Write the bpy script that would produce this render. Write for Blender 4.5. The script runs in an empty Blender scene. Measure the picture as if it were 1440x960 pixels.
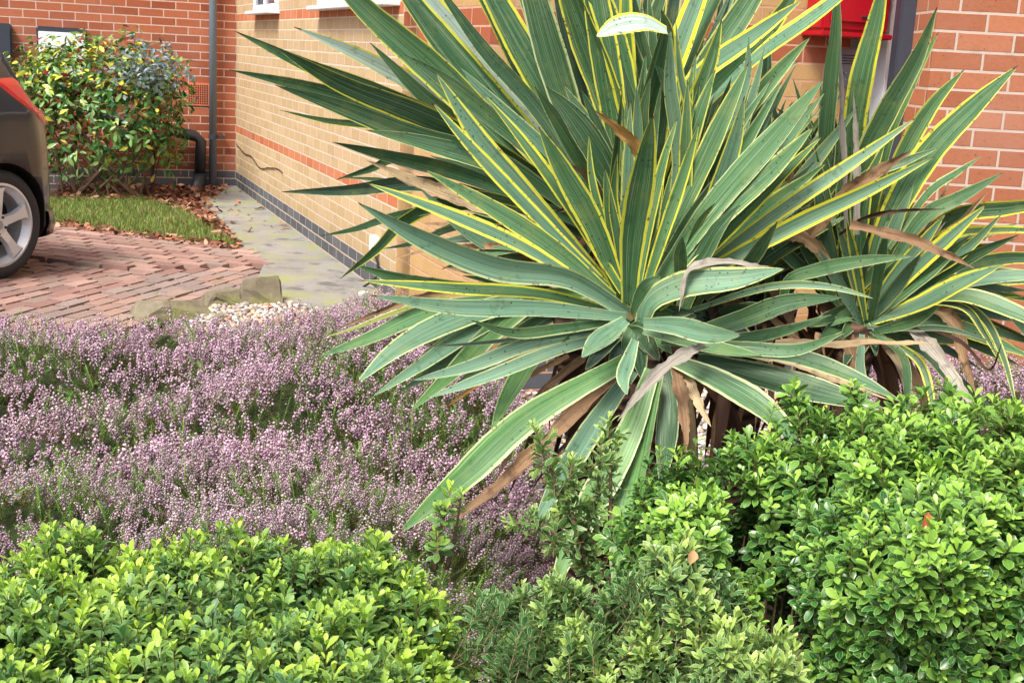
import bpy, bmesh, math, random
import numpy as np
from mathutils import Vector, Matrix
R = math.radians
rng = np.random.default_rng(7)
random.seed(7)
sc = bpy.context.scene
col = sc.collection

# ------------------------------------------------------------------ camera
FPX = 1770.0
PITCH = R(12.7); ROLL = math.asin(0.054)
CAM = np.array([0.0, 0.0, 1.40])
fwd = np.array([0, math.cos(PITCH), -math.sin(PITCH)])
r0 = np.array([1.0, 0, 0]); u0 = np.array([0, math.sin(PITCH), math.cos(PITCH)])
cr = math.cos(ROLL)*r0 + math.sin(ROLL)*u0
cu = -math.sin(ROLL)*r0 + math.cos(ROLL)*u0
cam_d = bpy.data.cameras.new('camera'); cam = bpy.data.objects.new('camera', cam_d); col.objects.link(cam)
cam_d.sensor_width = 36; cam_d.lens = 36*FPX/1440; cam_d.clip_start = 0.05; cam_d.clip_end = 500
m = Matrix(((cr[0], cu[0], -fwd[0], CAM[0]), (cr[1], cu[1], -fwd[1], CAM[1]), (cr[2], cu[2], -fwd[2], CAM[2]), (0, 0, 0, 1)))
cam.matrix_world = m
sc.camera = cam
def ray(x, y): return fwd + (x-720)/FPX*cr - (y-480)/FPX*cu
def P(x, y, Y):
    d = ray(x, y); return CAM + d*((Y-CAM[1])/d[1])
def G(x, y, z=0.0):
    d = ray(x, y); return CAM + d*((z-CAM[2])/d[2])

# ------------------------------------------------------------------ light
SUN_EL, SUN_AZ = 56.0, 215.0        # azimuth measured clockwise from +Y
w = bpy.data.worlds.new('World'); sc.world = w; w.use_nodes = True
nt = w.node_tree; bg = nt.nodes['Background']
sky = nt.nodes.new('ShaderNodeTexSky'); sky.sky_type = 'NISHITA'; sky.sun_disc = False
sky.sun_elevation = R(SUN_EL); sky.sun_rotation = R(SUN_AZ); sky.dust_density = 5.0; sky.air_density = 0.8; sky.ozone_density = 0.6
nt.links.new(sky.outputs[0], bg.inputs[0]); bg.inputs[1].default_value = 0.13
sl = bpy.data.lights.new('sun', 'SUN'); sl.energy = 2.4; sl.angle = R(18); sl.color = (1.0, 0.97, 0.92)
so = bpy.data.objects.new('sun', sl); col.objects.link(so)
sd = Vector((math.sin(R(SUN_AZ))*math.cos(R(SUN_EL)), math.cos(R(SUN_AZ))*math.cos(R(SUN_EL)), math.sin(R(SUN_EL))))
so.rotation_euler = sd.to_track_quat('Z', 'Y').to_euler(); so.location = (0, -4, 8)
sc.view_settings.view_transform = 'Standard'; sc.view_settings.look = 'None'
sc.view_settings.exposure = 0.88; sc.view_settings.gamma = 1.0
sc.cycles.max_bounces = 8; sc.cycles.transparent_max_bounces = 4

# ------------------------------------------------------------------ helpers
def s2l(c):
    c = np.array(c, float)/255.0
    return tuple(np.where(c <= 0.04045, c/12.92, ((c+0.055)/1.055)**2.4))
def C4(*c):
    return (*s2l(c), 1.0)
def tag(o, label=None, cat=None, group=None, kind=None):
    if label: o['label'] = label
    if cat: o['category'] = cat
    if group: o['group'] = group
    if kind: o['kind'] = kind
    return o
def empty(name, loc=(0, 0, 0), rz=0.0):
    o = bpy.data.objects.new(name, None); o.empty_display_size = 0.1
    o.location = tuple(float(v) for v in loc); o.rotation_euler = (0, 0, rz); col.objects.link(o); return o
def link(name, me, mat=None, parent=None, smooth=False):
    o = bpy.data.objects.new(name, me); col.objects.link(o)
    if mat: me.materials.append(mat)
    if parent is not None: o.parent = parent
    if smooth: me.polygons.foreach_set('use_smooth', [True]*len(me.polygons))
    return o
def build_np(name, V, F, attrs=None, mat=None, parent=None, smooth=True):
    """V n*3, F m*k; attrs {name: n*4}. Parented meshes are given in world coordinates of an unrotated parent."""
    V = np.asarray(V, np.float32); F = np.asarray(F, np.int32)
    if parent is not None: V = V - np.array(parent.location, np.float32)
    k = F.shape[1]; me = bpy.data.meshes.new(name)
    me.vertices.add(len(V)); me.vertices.foreach_set('co', V.ravel())
    me.loops.add(F.size); me.loops.foreach_set('vertex_index', F.ravel())
    me.polygons.add(len(F)); me.polygons.foreach_set('loop_start', np.arange(len(F), dtype=np.int32)*k)
    me.polygons.foreach_set('use_smooth', np.full(len(F), smooth))
    for a, d in (attrs or {}).items():
        at = me.attributes.new(a, 'FLOAT_COLOR', 'POINT'); at.data.foreach_set('color', np.asarray(d, np.float32).ravel())
    me.update(calc_edges=True); me.validate()
    return link(name, me, mat, parent)
class Acc:
    def __init__(s): s.V = []; s.F = []; s.A = {}; s.n = 0
    def add(s, V, F, **a):
        s.V.append(np.asarray(V)); s.F.append(np.asarray(F)+s.n); s.n += len(V)
        for k, v in a.items(): s.A.setdefault(k, []).append(np.asarray(v))
    def build(s, name, mat=None, parent=None, smooth=True):
        return build_np(name, np.concatenate(s.V), np.concatenate(s.F), {k: np.concatenate(v) for k, v in s.A.items()}, mat, parent, smooth)
def unit(v): v = np.asarray(v, float); return v/(np.linalg.norm(v)+1e-12)
def frames_to_mats(Z, spin=None):
    """rotation matrices whose columns are X,Y,Z with Z given (n*3)"""
    Z = Z/np.linalg.norm(Z, axis=1, keepdims=True)
    h = np.where(np.abs(Z[:, 2:3]) < 0.95, np.array([[0, 0, 1.0]]), np.array([[1.0, 0, 0]]))
    X = np.cross(h, Z); X /= np.linalg.norm(X, axis=1, keepdims=True); Y = np.cross(Z, X)
    if spin is not None:
        c, s = np.cos(spin)[:, None], np.sin(spin)[:, None]; X, Y = c*X+s*Y, -s*X+c*Y
    return np.stack([X, Y, Z], axis=2)
def scatter(tmpl, pos, M, scale):
    """copies of template (V,F,attr dict) into one set of arrays"""
    V, F = tmpl[0], tmpl[1]; n = len(pos)
    W = np.einsum('nij,vj->nvi', M*scale[:, None, None], V)+pos[:, None, :]
    FF = F[None]+(np.arange(n)*len(V))[:, None, None]
    return W.reshape(-1, 3), FF.reshape(-1, F.shape[1])
def bm_obj(name, bm, mat=None, parent=None, smooth=False, bevel=0.0, seg=2):
    if bevel:
        bmesh.ops.bevel(bm, geom=[e for e in bm.edges if len(e.link_faces) == 2 and e.calc_face_angle(0) > 0.5], offset=bevel, segments=seg, affect='EDGES', clamp_overlap=True)
    me = bpy.data.meshes.new(name); bm.to_mesh(me); bm.free()
    return link(name, me, mat, parent, smooth)
def box(bm, c, s, rz=0.0):
    r = bmesh.ops.create_cube(bm, size=1.0); vs = r['verts']
    M = Matrix.Translation(Vector([float(v) for v in c])) @ Matrix.Rotation(rz, 4, 'Z') @ Matrix.Diagonal((*s, 1.0))
    bmesh.ops.transform(bm, matrix=M, verts=vs); return vs
def tube(bm, pts, rad, seg=10, cap=True):
    pts = [Vector([float(v) for v in p]) for p in pts]; n = len(pts)
    rad = [rad]*n if not hasattr(rad, '__len__') else rad
    rings = []; prevx = None
    for i, p in enumerate(pts):
        t = (pts[min(i+1, n-1)]-pts[max(i-1, 0)]).normalized()
        if prevx is None:
            h = Vector((0, 0, 1)) if abs(t.z) < .9 else Vector((1, 0, 0)); x = h.cross(t).normalized()
        else: x = (prevx-t*prevx.dot(t)).normalized()
        prevx = x; y = t.cross(x)
        rings.append([bm.verts.new(p+(x*math.cos(a)+y*math.sin(a))*rad[i]) for a in [2*math.pi*k/seg for k in range(seg)]])
    for i in range(n-1):
        for k in range(seg): bm.faces.new((rings[i][k], rings[i][(k+1) % seg], rings[i+1][(k+1) % seg], rings[i+1][k]))
    if cap: bm.faces.new(list(reversed(rings[0]))); bm.faces.new(rings[-1])
def smooth_path(pts, n):
    pts = np.asarray(pts, float); 
    if len(pts) == 2: pts = np.array([pts[0], pts.mean(0), pts[1]])
    d = np.r_[0, np.cumsum(np.linalg.norm(np.diff(pts, axis=0), axis=1)**.5)]; t = np.linspace(0, d[-1], n)
    ext = np.vstack([2*pts[0]-pts[1], pts, 2*pts[-1]-pts[-2]]); de = np.r_[d[0]-(d[1]-d[0]), d, d[-1]+(d[-1]-d[-2])]
    out = []
    for tt in t:
        i = int(min(max(np.searchsorted(d, tt, 'right')-1, 0), len(pts)-2)); p0, p1, p2, p3 = ext[i:i+4]; t0, t1, t2, t3 = de[i:i+4]
        A1 = (t1-tt)/(t1-t0)*p0+(tt-t0)/(t1-t0)*p1; A2 = (t2-tt)/(t2-t1)*p1+(tt-t1)/(t2-t1)*p2; A3 = (t3-tt)/(t3-t2)*p2+(tt-t2)/(t3-t2)*p3
        B1 = (t2-tt)/(t2-t0)*A1+(tt-t0)/(t2-t0)*A2; B2 = (t3-tt)/(t3-t1)*A2+(tt-t1)/(t3-t1)*A3
        out.append((t2-tt)/(t2-t1)*B1+(tt-t1)/(t2-t1)*B2)
    return np.array(out)

# ------------------------------------------------------------------ material helpers
class NT:
    def __init__(s, name):
        s.m = bpy.data.materials.new(name); s.m.use_nodes = True; s.t = s.m.node_tree
        s.b = s.t.nodes['Principled BSDF']; s.out = s.t.nodes['Material Output']
    def n(s, typ, **kw):
        nd = s.t.nodes.new('ShaderNode'+typ)
        for k, v in kw.items(): setattr(nd, k, v)
        return nd
    def L(s, a, b): s.t.links.new(a, b)
    def _in(s, sock, v):
        if v is None: return
        if isinstance(v, bpy.types.NodeSocket): s.L(v, sock)
        else: sock.default_value = v
    def math(s, op, a, b=None, c=None, clamp=False):
        nd = s.n('Math', operation=op, use_clamp=clamp); s._in(nd.inputs[0], a); s._in(nd.inputs[1], b); s._in(nd.inputs[2], c); return nd.outputs[0]
    def mix(s, f, a, b, typ='MIX'):
        nd = s.n('Mix', data_type='RGBA', blend_type=typ); s._in(nd.inputs[0], f); s._in(nd.inputs[6], a); s._in(nd.inputs[7], b); return nd.outputs[2]
    def ss(s, v, lo, hi):
        nd = s.n('MapRange', interpolation_type='SMOOTHSTEP'); s._in(nd.inputs[0], v); s._in(nd.inputs[1], lo); s._in(nd.inputs[2], hi); return nd.outputs[0]
    def noise(s, vec, scale, detail=4, rough=.5, out=0):
        nd = s.n('TexNoise'); s._in(nd.inputs['Vector'], vec); nd.inputs['Scale'].default_value = scale; nd.inputs['Detail'].default_value = detail; nd.inputs['Roughness'].default_value = rough; return nd.outputs[out]
    def attr(s, name): return s.n('Attribute', attribute_name=name)
    def bump(s, h, strength=.3, dist=.01):
        nd = s.n('Bump'); s._in(nd.inputs['Height'], h); nd.inputs['Strength'].default_value = strength; nd.inputs['Distance'].default_value = dist; s.L(nd.outputs[0], s.b.inputs['Normal']); return nd
    def xyz(s, x, y, z):
        nd = s.n('CombineXYZ'); s._in(nd.inputs[0], x); s._in(nd.inputs[1], y); s._in(nd.inputs[2], z); return nd.outputs[0]
    def coord(s, which='Object'): return s.n('TexCoord').outputs[which]
def simple(name, c, rough=.5, metal=0.0, noise=0.0, scale=20, bump=0.0, spec=None, coat=0.0):
    t = NT(name); t.b.inputs['Roughness'].default_value = rough; t.b.inputs['Metallic'].default_value = metal
    cc = C4(*c)
    co = t.coord()
    nz = t.noise(co, scale, 5, .6)
    lo = tuple(v*(1-noise) for v in cc[:3])+(1,); hi = tuple(min(1, v*(1+noise)) for v in cc[:3])+(1,)
    t.L(t.mix(nz, lo, hi), t.b.inputs['Base Color'])
    if bump: t.bump(nz, bump, .004)
    if spec is not None: t.b.inputs['Specular IOR Level'].default_value = spec
    if coat: t.b.inputs['Coat Weight'].default_value = coat
    return t.m
def translucent(t, colsock, amt):
    tr = t.n('BsdfTranslucent'); t._in(tr.inputs[0], colsock); mx = t.n('MixShader'); mx.inputs[0].default_value = amt
    t.L(t.b.outputs[0], mx.inputs[1]); t.L(tr.outputs[0], mx.inputs[2]); t.L(mx.outputs[0], t.out.inputs[0])

def brick_mat(name, c1, c2, mortar, bands=(), plinth=None, band_col=((205, 120, 80), (190, 100, 62)), z0=.016, msize=.010, dots=False, vj=1.0):
    """UV in metres; z0 shifts the courses; bands = list of (v_low, v_high) in metres carrying the orange course"""
    t = NT(name); uv = t.coord('UV'); sep = t.n('SeparateXYZ'); t.L(uv, sep.inputs[0]); u, v = sep.outputs[0], sep.outputs[1]
    vv = t.math('SUBTRACT', v, z0)
    wob = t.noise(uv, 7, 2)
    vec = t.xyz(t.math('ADD', u, t.math('MULTIPLY', t.math('SUBTRACT', wob, .5), .004)), t.math('ADD', vv, t.math('MULTIPLY', t.math('SUBTRACT', t.noise(uv, 5, 2), .5), .004)), 0.0)
    b = t.n('TexBrick'); t.L(vec, b.inputs['Vector']); b.offset = .5; b.squash = 1
    b.inputs['Color1'].default_value = (0, 0, 0, 1); b.inputs['Color2'].default_value = (1, 1, 1, 1); b.inputs['Mortar'].default_value = (.5, .5, .5, 1)
    b.inputs['Scale'].default_value = 1; b.inputs['Mortar Size'].default_value = msize*.5; b.inputs['Mortar Smooth'].default_value = .25
    b.inputs['Brick Width'].default_value = .225; b.inputs['Row Height'].default_value = .075
    rnd = b.outputs[0]; fac = b.outputs[1]
    cbrick = t.mix(rnd, C4(*c1), C4(*c2))
    if bands:
        bc = t.mix(rnd, C4(*band_col[0]), C4(*band_col[1])); mk = None
        for lo, hi in bands:
            k = t.math('MULTIPLY', t.math('GREATER_THAN', v, lo), t.math('LESS_THAN', v, hi)); mk = k if mk is None else t.math('MAXIMUM', mk, k)
        cbrick = t.mix(mk, cbrick, bc)
    if plinth:
        pk = t.math('LESS_THAN', v, plinth); cbrick = t.mix(pk, cbrick, t.mix(rnd, C4(86, 92, 102), C4(112, 118, 128)))
    n1 = t.noise(uv, 60, 6, .7); n2 = t.noise(uv, 1.3, 4, .6)
    cbrick = t.mix(t.math('MULTIPLY', n1, .75), cbrick, t.mix(.5, cbrick, (0.02, .012, .01, 1)))
    if dots:
        vo = t.n('TexVoronoi'); t.L(uv, vo.inputs['Vector']); vo.inputs['Scale'].default_value = 55
        d = t.math('MULTIPLY', t.math('LESS_THAN', vo.outputs[0], .17), t.math('GREATER_THAN', n1, .5)); cbrick = t.mix(t.math('MULTIPLY', d, .55), cbrick, (0.04, .02, .015, 1))
    mc = t.mix(n1, tuple(x*.8 for x in C4(*mortar)[:3])+(1,), C4(*mortar))
    full = t.mix(fac, cbrick, mc)
    full = t.mix(t.math('MULTIPLY', t.ss(n2, .45, .75), .45), full, t.mix(.4, full, (0.42, .38, .35, 1)))
    n5 = t.noise(uv, 11, 4, .65); full = t.mix(t.math('MULTIPLY', t.ss(n5, .55, .72), .35), full, t.mix(.55, full, (.09, .06, .05, 1)))
    grime = t.math('MULTIPLY', t.ss(v, .42, .0), t.math('MULTIPLY', t.noise(uv, 6, 5, .7), .55))
    full = t.mix(grime, full, (0.07, .065, .045, 1))
    t.L(full, t.b.inputs['Base Color']); t.b.inputs['Roughness'].default_value = .85; t.b.inputs['Specular IOR Level'].default_value = .25
    h = t.math('ADD', t.math('MULTIPLY', fac, -1.0), t.math('MULTIPLY', n1, .35)); t.bump(h, .7, .006)
    return t.m
# ================================================================== THE HOUSE
A = G(331, 264)[:2]; B = G(604, 465)[:2]
dAB = unit(B-A); perp = np.array([-dAB[1], dAB[0]])         # along the front faces, to the right
if perp[0] < 0: perp = -perp
Q = G(770, 552)[:2]                                         # foot of the entrance wall
def on_line(p, d, px, y=400):
    """point of the ground line p+t*d that shows in column px at height y"""
    r = P(px, y, 5.0)-CAM; r = r[:2]/r[1]
    # p + t d = s r
    M = np.array([[d[0], -r[0]], [d[1], -r[1]]]); t, s = np.linalg.solve(M, -p); return p+t*d
D = on_line(Q, perp, 668, 500)
tB = np.dot(D-B, perp); Cc = B+perp*tB
E = on_line(Q, perp, 1196, 60)
Fd = on_line(Q, perp, 1262, 60)
FL = A-perp*9.0
brick_red = brick_mat('red_brick', (158, 86, 60), (196, 118, 84), (214, 184, 170), plinth=.166, msize=.012)
brick_beige = brick_mat('beige_brick', (202, 174, 130), (216, 190, 148), (230, 212, 192), bands=((.541, .616), (1.591, 1.666)), plinth=.166, msize=.010, band_col=((216, 138, 94), (202, 120, 78)))
brick_entry = brick_mat('beige_brick_entrance', (206, 165, 108), (218, 180, 124), (214, 170, 140), bands=((1.441, 1.591),), plinth=.166, band_col=((176, 98, 66), (190, 108, 72)))
brick_right = brick_mat('orange_red_brick', (172, 104, 72), (196, 126, 90), (206, 186, 170), dots=True, msize=.012)
def wall_poly(name, pts, h, mat, parent, z0=-.1, thick=.25, side=1):
    """outer faces follow pts; body thickens to the left of the walking direction * side"""
    bm = bmesh.new(); uvl = bm.loops.layers.uv.new('UVMap'); pts = [np.asarray(p, float) for p in pts]; n = len(pts)
    offs = []
    for i in range(n):
        ns = []
        for a, b in ((i-1, i), (i, i+1)):
            if 0 <= a and b < n: d = unit(pts[b]-pts[a]); ns.append(np.array([-d[1], d[0]])*side)
        if len(ns) == 2: mvec = ns[0]+ns[1]; mvec = mvec/np.dot(mvec, ns[0])
        else: mvec = ns[0]
        offs.append(pts[i]+mvec*thick)
    L = Vector(parent.location); cum = 0
    V = lambda p, z: bm.verts.new(Vector((p[0], p[1], z))-L)
    o0 = [V(p, z0) for p in pts]; o1 = [V(p, h) for p in pts]; i0 = [V(p, z0) for p in offs]; i1 = [V(p, h) for p in offs]
    def face(vs, uvs):
        f = bm.faces.new(vs)
        for l, q in zip(f.loops, uvs): l[uvl].uv = q
    for i in range(n-1):
        d = np.linalg.norm(pts[i+1]-pts[i]); a, b = cum, cum+d; cum = b
        face((o0[i], o0[i+1], o1[i+1], o1[i]), ((a, z0), (b, z0), (b, h), (a, h)))
        face((i0[i+1], i0[i], i1[i], i1[i+1]), ((b, z0), (a, z0), (a, h), (b, h)))
        face((o1[i], o1[i+1], i1[i+1], i1[i]), ((a, h), (b, h), (b, h), (a, h)))
    for k, s_ in ((0, -1), (n-1, 1)):
        face((o0[k], i0[k], i1[k], o1[k]), ((0, z0), (thick, z0), (thick, h), (0, h)))
    bmesh.ops.recalc_face_normals(bm, faces=bm.faces)
    return bm_obj(name, bm, mat, parent)
house = empty('brick_house', (A[0], A[1], 0))
tag(house, 'house of red, orange and beige brick with a blue-grey brick plinth behind the plants', 'house')
wr = wall_poly('red_wall', [FL, A], 4.2, brick_red, house); wr['label'] = 'red brick wall face behind the parked car'
wb = wall_poly('beige_wall', [A+perp*.002, B, Cc], 4.2, brick_beige, house); wb['label'] = 'beige brick wall with orange bands running beside the path'
we = wall_poly('entrance_wall', [Cc+dAB*.004, D, E], 4.2, brick_entry, house, thick=.2); we['label'] = 'beige entrance wall behind the spiky plant'
RX = P(1318, 20, 5.15)[0]
wri = wall_poly('side_wall', [np.array([RX+.02, 6.3]), np.array([RX, 5.15]), np.array([6.5, 5.0])], 4.2, brick_right, house); wri['label'] = 'orange-red brick wall right of the door'
white_pvc = simple('white_pvc', (232, 238, 244), .3, noise=.04)
dark_frame = simple('dark_grey_frame', (56, 62, 74), .45, noise=.1)
grey_panel = simple('pale_grey_door', (176, 182, 190), .4, noise=.05)
glass = simple('window_glass', (70, 82, 92), .08, noise=.3, scale=3)
# windows in the beige wall (only their sills and lower frames are in view)
def P_on(p, d, px, py):
    """3-D point on vertical plane through ground line (p,d) seen at a pixel"""
    r = ray(px, py); M = np.array([[d[0], -r[0]], [d[1], -r[1]]]); t, s = np.linalg.solve(M, CAM[:2]-p); return CAM+r*s
wz = .5*(P_on(A, dAB, 375, 18)[2]+P_on(A, dAB, 485, 12)[2])
out = -perp     # outward normal of beige wall
for (xa, xb) in ((360, 392), (451, 560)):
    a = P_on(A, dAB, xa, 10)[:2]; b = P_on(A, dAB, xb, 10)[:2]; mid = (a+b)/2; L = np.linalg.norm(b-a); rz = math.atan2(dAB[1], dAB[0]); H = 1.05
    loc = Vector((mid[0], mid[1], wz))-Vector(house.location)
    def lb(bm, lx, ly, lz, sx, sy, sz):      # local: x along the wall, y outward
        c = np.array([loc.x, loc.y])+dAB*lx+out*ly; box(bm, (c[0], c[1], loc.z+lz), (sx, sy, sz), rz)
    bm = bmesh.new()
    lb(bm, 0, .012, .045, L, .03, .05); lb(bm, 0, .012, H-.025, L, .03, .05)
    for s_ in (-1, 1): lb(bm, s_*(L/2-.025), .012, H/2+.01, .05, .03, H-.12)
    if L > 1: lb(bm, 0, .012, H/2+.01, .06, .028, H-.12)
    wf = bm_obj('window', bm, white_pvc, house, bevel=.004)
    bm = bmesh.new(); lb(bm, 0, .004, H/2, L-.08, .012, H-.08); bm_obj('pane', bm, glass, wf)
    bm = bmesh.new(); lb(bm, 0, .045, .002, L+.07, .10, .030); bm_obj('sill', bm, white_pvc, wf, bevel=.005)
# door
bm = bmesh.new()
dd = E+perp*.004; de = Fd; mid = (dd+de)/2; L = np.linalg.norm(de-dd)+.9; rz = math.atan2(perp[1], perp[0]); inn = np.array([-perp[1], perp[0]]);
if inn[1] < 0: inn = -inn
base = np.array(house.location[:2])
def hb(bm, p, z, s): box(bm, (p[0]-base[0], p[1]-base[1], z), s, rz)
hb(bm, dd+perp*.45+inn*.12, 1.05, (.9, .045, 2.1)); door = bm_obj('door', bm, grey_panel, house, bevel=.004)
jamb = on_line(Q, perp, 1244, 60)
bm = bmesh.new(); hb(bm, jamb-inn*.02, 1.05, (.055, .09, 2.1)); hb(bm, jamb+perp*(-.3)-inn*.0, 2.14, (.8, .07, .07)); f_ = bm_obj('frame', bm, white_pvc, door, bevel=.004)
bm = bmesh.new(); pp = P(1274, 60, 5.5); box(bm, (pp[0]-base[0], pp[1]-base[1], 1.6), (.095, .10, 3.3), 0); dp_ = bm_obj('door_post', bm, dark_frame, house, bevel=.006)

# ---- fixtures on the walls
def onred(px, py, off=0.0):
    p = P_on(A, perp, px, py); n = np.array([perp[1], -perp[0]]);
    if n[1] > 0: n = -n
    return p+np.array([n[0], n[1], 0])*off
rzr = math.atan2(perp[1], perp[0])
pipe_mat = simple('blue_grey_pipe', (112, 126, 138), .38, noise=.12, scale=8)
black_pipe = simple('black_pipe', (44, 46, 52), .42, noise=.25, scale=8)
t0 = onred(298, 262, .07)
pr = empty('downpipe', (t0[0], t0[1], 0)); tag(pr, 'tall blue-grey rainwater downpipe on the red wall beside the beige corner', 'pipe')
bm = bmesh.new(); tube(bm, [(0, 0, .02), (0, 0, 4.1)], .036, 18); bm_obj('pipe', bm, pipe_mat, pr, smooth=True)
zb = onred(298, 192, .07)[2]
bm = bmesh.new(); tube(bm, [(0, 0, zb-.02), (0, 0, zb+.02)], .042, 18)
sd_ = np.array([perp[0], perp[1]]); box(bm, (sd_[0]*.05, sd_[1]*.05, zb), (.11, .012, .025), rzr); box(bm, (sd_[0]*.095, sd_[1]*.095+.03, zb), (.012, .07, .025), rzr); bm_obj('bracket', bm, dark_frame, pr)
a = onred(232, 182, .1); b = onred(281, 192, .1); c = onred(279, 250, .1)
wp = empty('waste_pipe', (c[0], c[1], 0)); tag(wp, 'black waste pipe elbowing down the red wall into the ground left of the downpipe', 'pipe')
pts = smooth_path([onred(150, 168, .1), a, b-(b-a)*.1, b+np.array([0, 0, -.0]), b+(c-b)*.15, c], 30)
pts = np.vstack([[a-(b-a)*2.0], [a], [b-(b-a)*.18], [b+(c-b)*.10], [c+(0, 0, .0)]])
bm = bmesh.new(); tube(bm, [Vector(p)-wp.location for p in pts], .052, 16); bm_obj('pipe', bm, black_pipe, wp, smooth=True)
bm = bmesh.new()
e0 = c; tube(bm, [Vector(e0+np.array([0, 0, .06]))-wp.location, Vector(e0)-wp.location, Vector(e0+np.array([-.01, -.10, -.11]))-wp.location], [.066, .066, .068], 16, cap=False); bm_obj('collar', bm, black_pipe, wp, smooth=True)
# terracotta air brick
vt = simple('terracotta', (214, 126, 92), .8, noise=.12, scale=40)
vd = simple('dark_hole', (58, 28, 20), .9)
ac = onred(278.5, 133, .0)
vb = empty('air_vent', (ac[0], ac[1], ac[2])); tag(vb, 'square terracotta air brick full of small holes in the red wall', 'vent')
nr = -np.array([-perp[1], perp[0]]) if perp[0] > 0 else None
nr = np.array([perp[1], -perp[0]])
bm = bmesh.new(); box(bm, (nr[0]*.0, nr[1]*.0, 0), (.215, .02, .215), rzr); pl_ = bm_obj('plate', bm, vt, vb, bevel=.002)
bm = bmesh.new()
for i in range(9):
    for j in range(9):
        x = (i-4)*.021; z = (j-4)*.021; box(bm, (perp[0]*x+nr[0]*.0105, perp[1]*x+nr[1]*.0105, z), (.0125, .004, .0125), rzr)
o = bm_obj('hole_grid', bm, vd, vb)
# meter boxes
def meter(px0, px1, py0, py1, front, label, name='meter_box'):
    p = onred((px0+px1)/2, (py0+py1)/2); wdt = np.linalg.norm(onred(px1, py0)[:2]-onred(px0, py0)[:2]); hh = abs(onred(px0, py0)[2]-onred(px0, py1)[2])
    e = empty(name, p); tag(e, label, 'meter box', 'meter boxes on the red wall')
    bm = bmesh.new(); box(bm, (nr[0]*.06, nr[1]*.06, 0), (wdt, .12, hh), rzr); bm_obj('case', bm, dark_frame, e, bevel=.012)
    bm = bmesh.new(); box(bm, (nr[0]*.125, nr[1]*.125, -.02), (wdt-.03, .014, hh-.045), rzr); bm_obj('lid', bm, front, e, bevel=.004)
meter(52, 122, 39, 110, white_pvc, 'white-fronted meter box with a dark rim half hidden behind the shrub top')
meter(-50, 18, 32, 100, dark_frame, 'dark grey meter box at the left edge of the red wall')
# cables
cab = simple('brown_cable', (74, 52, 40), .6)
def onbeige(px, py, off=0.0):
    p = P_on(A, dAB, px, py); return p+np.array([out[0], out[1], 0])*off
pts = [onbeige(x, y, .006) for x, y in ((333, 203), (345, 216), (354, 220), (366, 236), (380, 236), (392, 238), (398, 243))]
bm = bmesh.new(); tube(bm, smooth_path(pts, 40), .0045, 6)
o = bm_obj('wall_cable', bm, cab, None, smooth=True); tag(o, 'thin brown cable hanging loose across the far end of the beige wall', 'cable')
cp = onbeige(531, 344)
cb = empty('cable_box', cp); tag(cb, 'small white junction box on the beige wall with a dark cable hanging from it', 'junction box')
rzb = math.atan2(dAB[1], dAB[0])
bm = bmesh.new(); box(bm, (out[0]*.02, out[1]*.02, 0), (.10, .04, .11), rzb); bm_obj('case', bm, white_pvc, cb, bevel=.006)
bm = bmesh.new(); q = [onbeige(534, 355, .03), onbeige(535, 372, .015), onbeige(534, 385, .012), onbeige(527, 397, .03), onbeige(518, 412, .10)]
tube(bm, [Vector(p)-Vector(cp) for p in smooth_path(q, 24)], .007, 8); bm_obj('cable', bm, black_pipe, cb, smooth=True)
pc = G(511, 428); pst = empty('pipe_stub', (pc[0], pc[1], 0)); tag(pst, 'short white plastic pipe end standing on the path by the plinth corner', 'pipe')
bm = bmesh.new(); tube(bm, [(0, 0, 0), (0, 0, .06)], .028, 20); tube(bm, [(0, 0, .058), (0, 0, .07)], .031, 20); bm_obj('pipe', bm, white_pvc, pst, smooth=False, bevel=.001)
# post box
red_paint = simple('red_paint', (172, 12, 30), .35, noise=.06, coat=.2)
pb = P_on(Q, perp, 1176, 46); pbx = empty('post_box', pb); tag(pbx, 'bright red metal post box on the entrance wall left of the door', 'post box')
ne = np.array([perp[1], -perp[0]])
def pbb(bm, lx, ly, lz, s): box(bm, (perp[0]*lx+ne[0]*ly, perp[1]*lx+ne[1]*ly, lz), s, rzr)
bm = bmesh.new(); pbb(bm, 0, .07, .22, (.34, .14, .44)); bm_obj('case', bm, red_paint, pbx, bevel=.012)
bm = bmesh.new(); pbb(bm, 0, .145, .17, (.27, .014, .26)); pdoor = bm_obj('door', bm, red_paint, pbx, bevel=.004)
bm = bmesh.new(); pbb(bm, .03, .155, .068, (.035, .006, .007)); bm_obj('lock', bm, dark_frame, pdoor)
bm = bmesh.new(); pbb(bm, 0, .142, .36, (.26, .012, .035)); bm_obj('slot', bm, dark_frame, pbx)
bm = bmesh.new(); pbb(bm, 0, .08, -.012, (.36, .16, .022)); bm_obj('bottom_rim', bm, red_paint, pbx, bevel=.004)
ip = P_on(Q, perp, 1189, 96); ic = empty('door_intercom', ip); tag(ic, 'flat silver intercom panel with round buttons under the red post box', 'intercom')
silver = simple('brushed_silver', (170, 184, 196), .3, .6, noise=.08)
bm = bmesh.new(); box(bm, (ne[0]*.008, ne[1]*.008, 0), (.10, .016, .16), rzr); bm_obj('plate', bm, silver, ic, bevel=.003)
for k in range(6):
    bm = bmesh.new(); x = (-.026, 0, .026)[k % 3]; z = -.025-(k//3)*.026
    tube(bm, [Vector((perp[0]*x+ne[0]*.016, perp[1]*x+ne[1]*.016, z)), Vector((perp[0]*x+ne[0]*.021, perp[1]*x+ne[1]*.021, z))], .009, 12); bm_obj('button', bm, dark_frame if k == 0 else silver, ic)
bm = bmesh.new()
for k in range(4): box(bm, (ne[0]*.017, ne[1]*.017, .055-k*.012), (.07, .004, .004), rzr)
bm_obj('speaker_slots', bm, dark_frame, ic)

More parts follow.
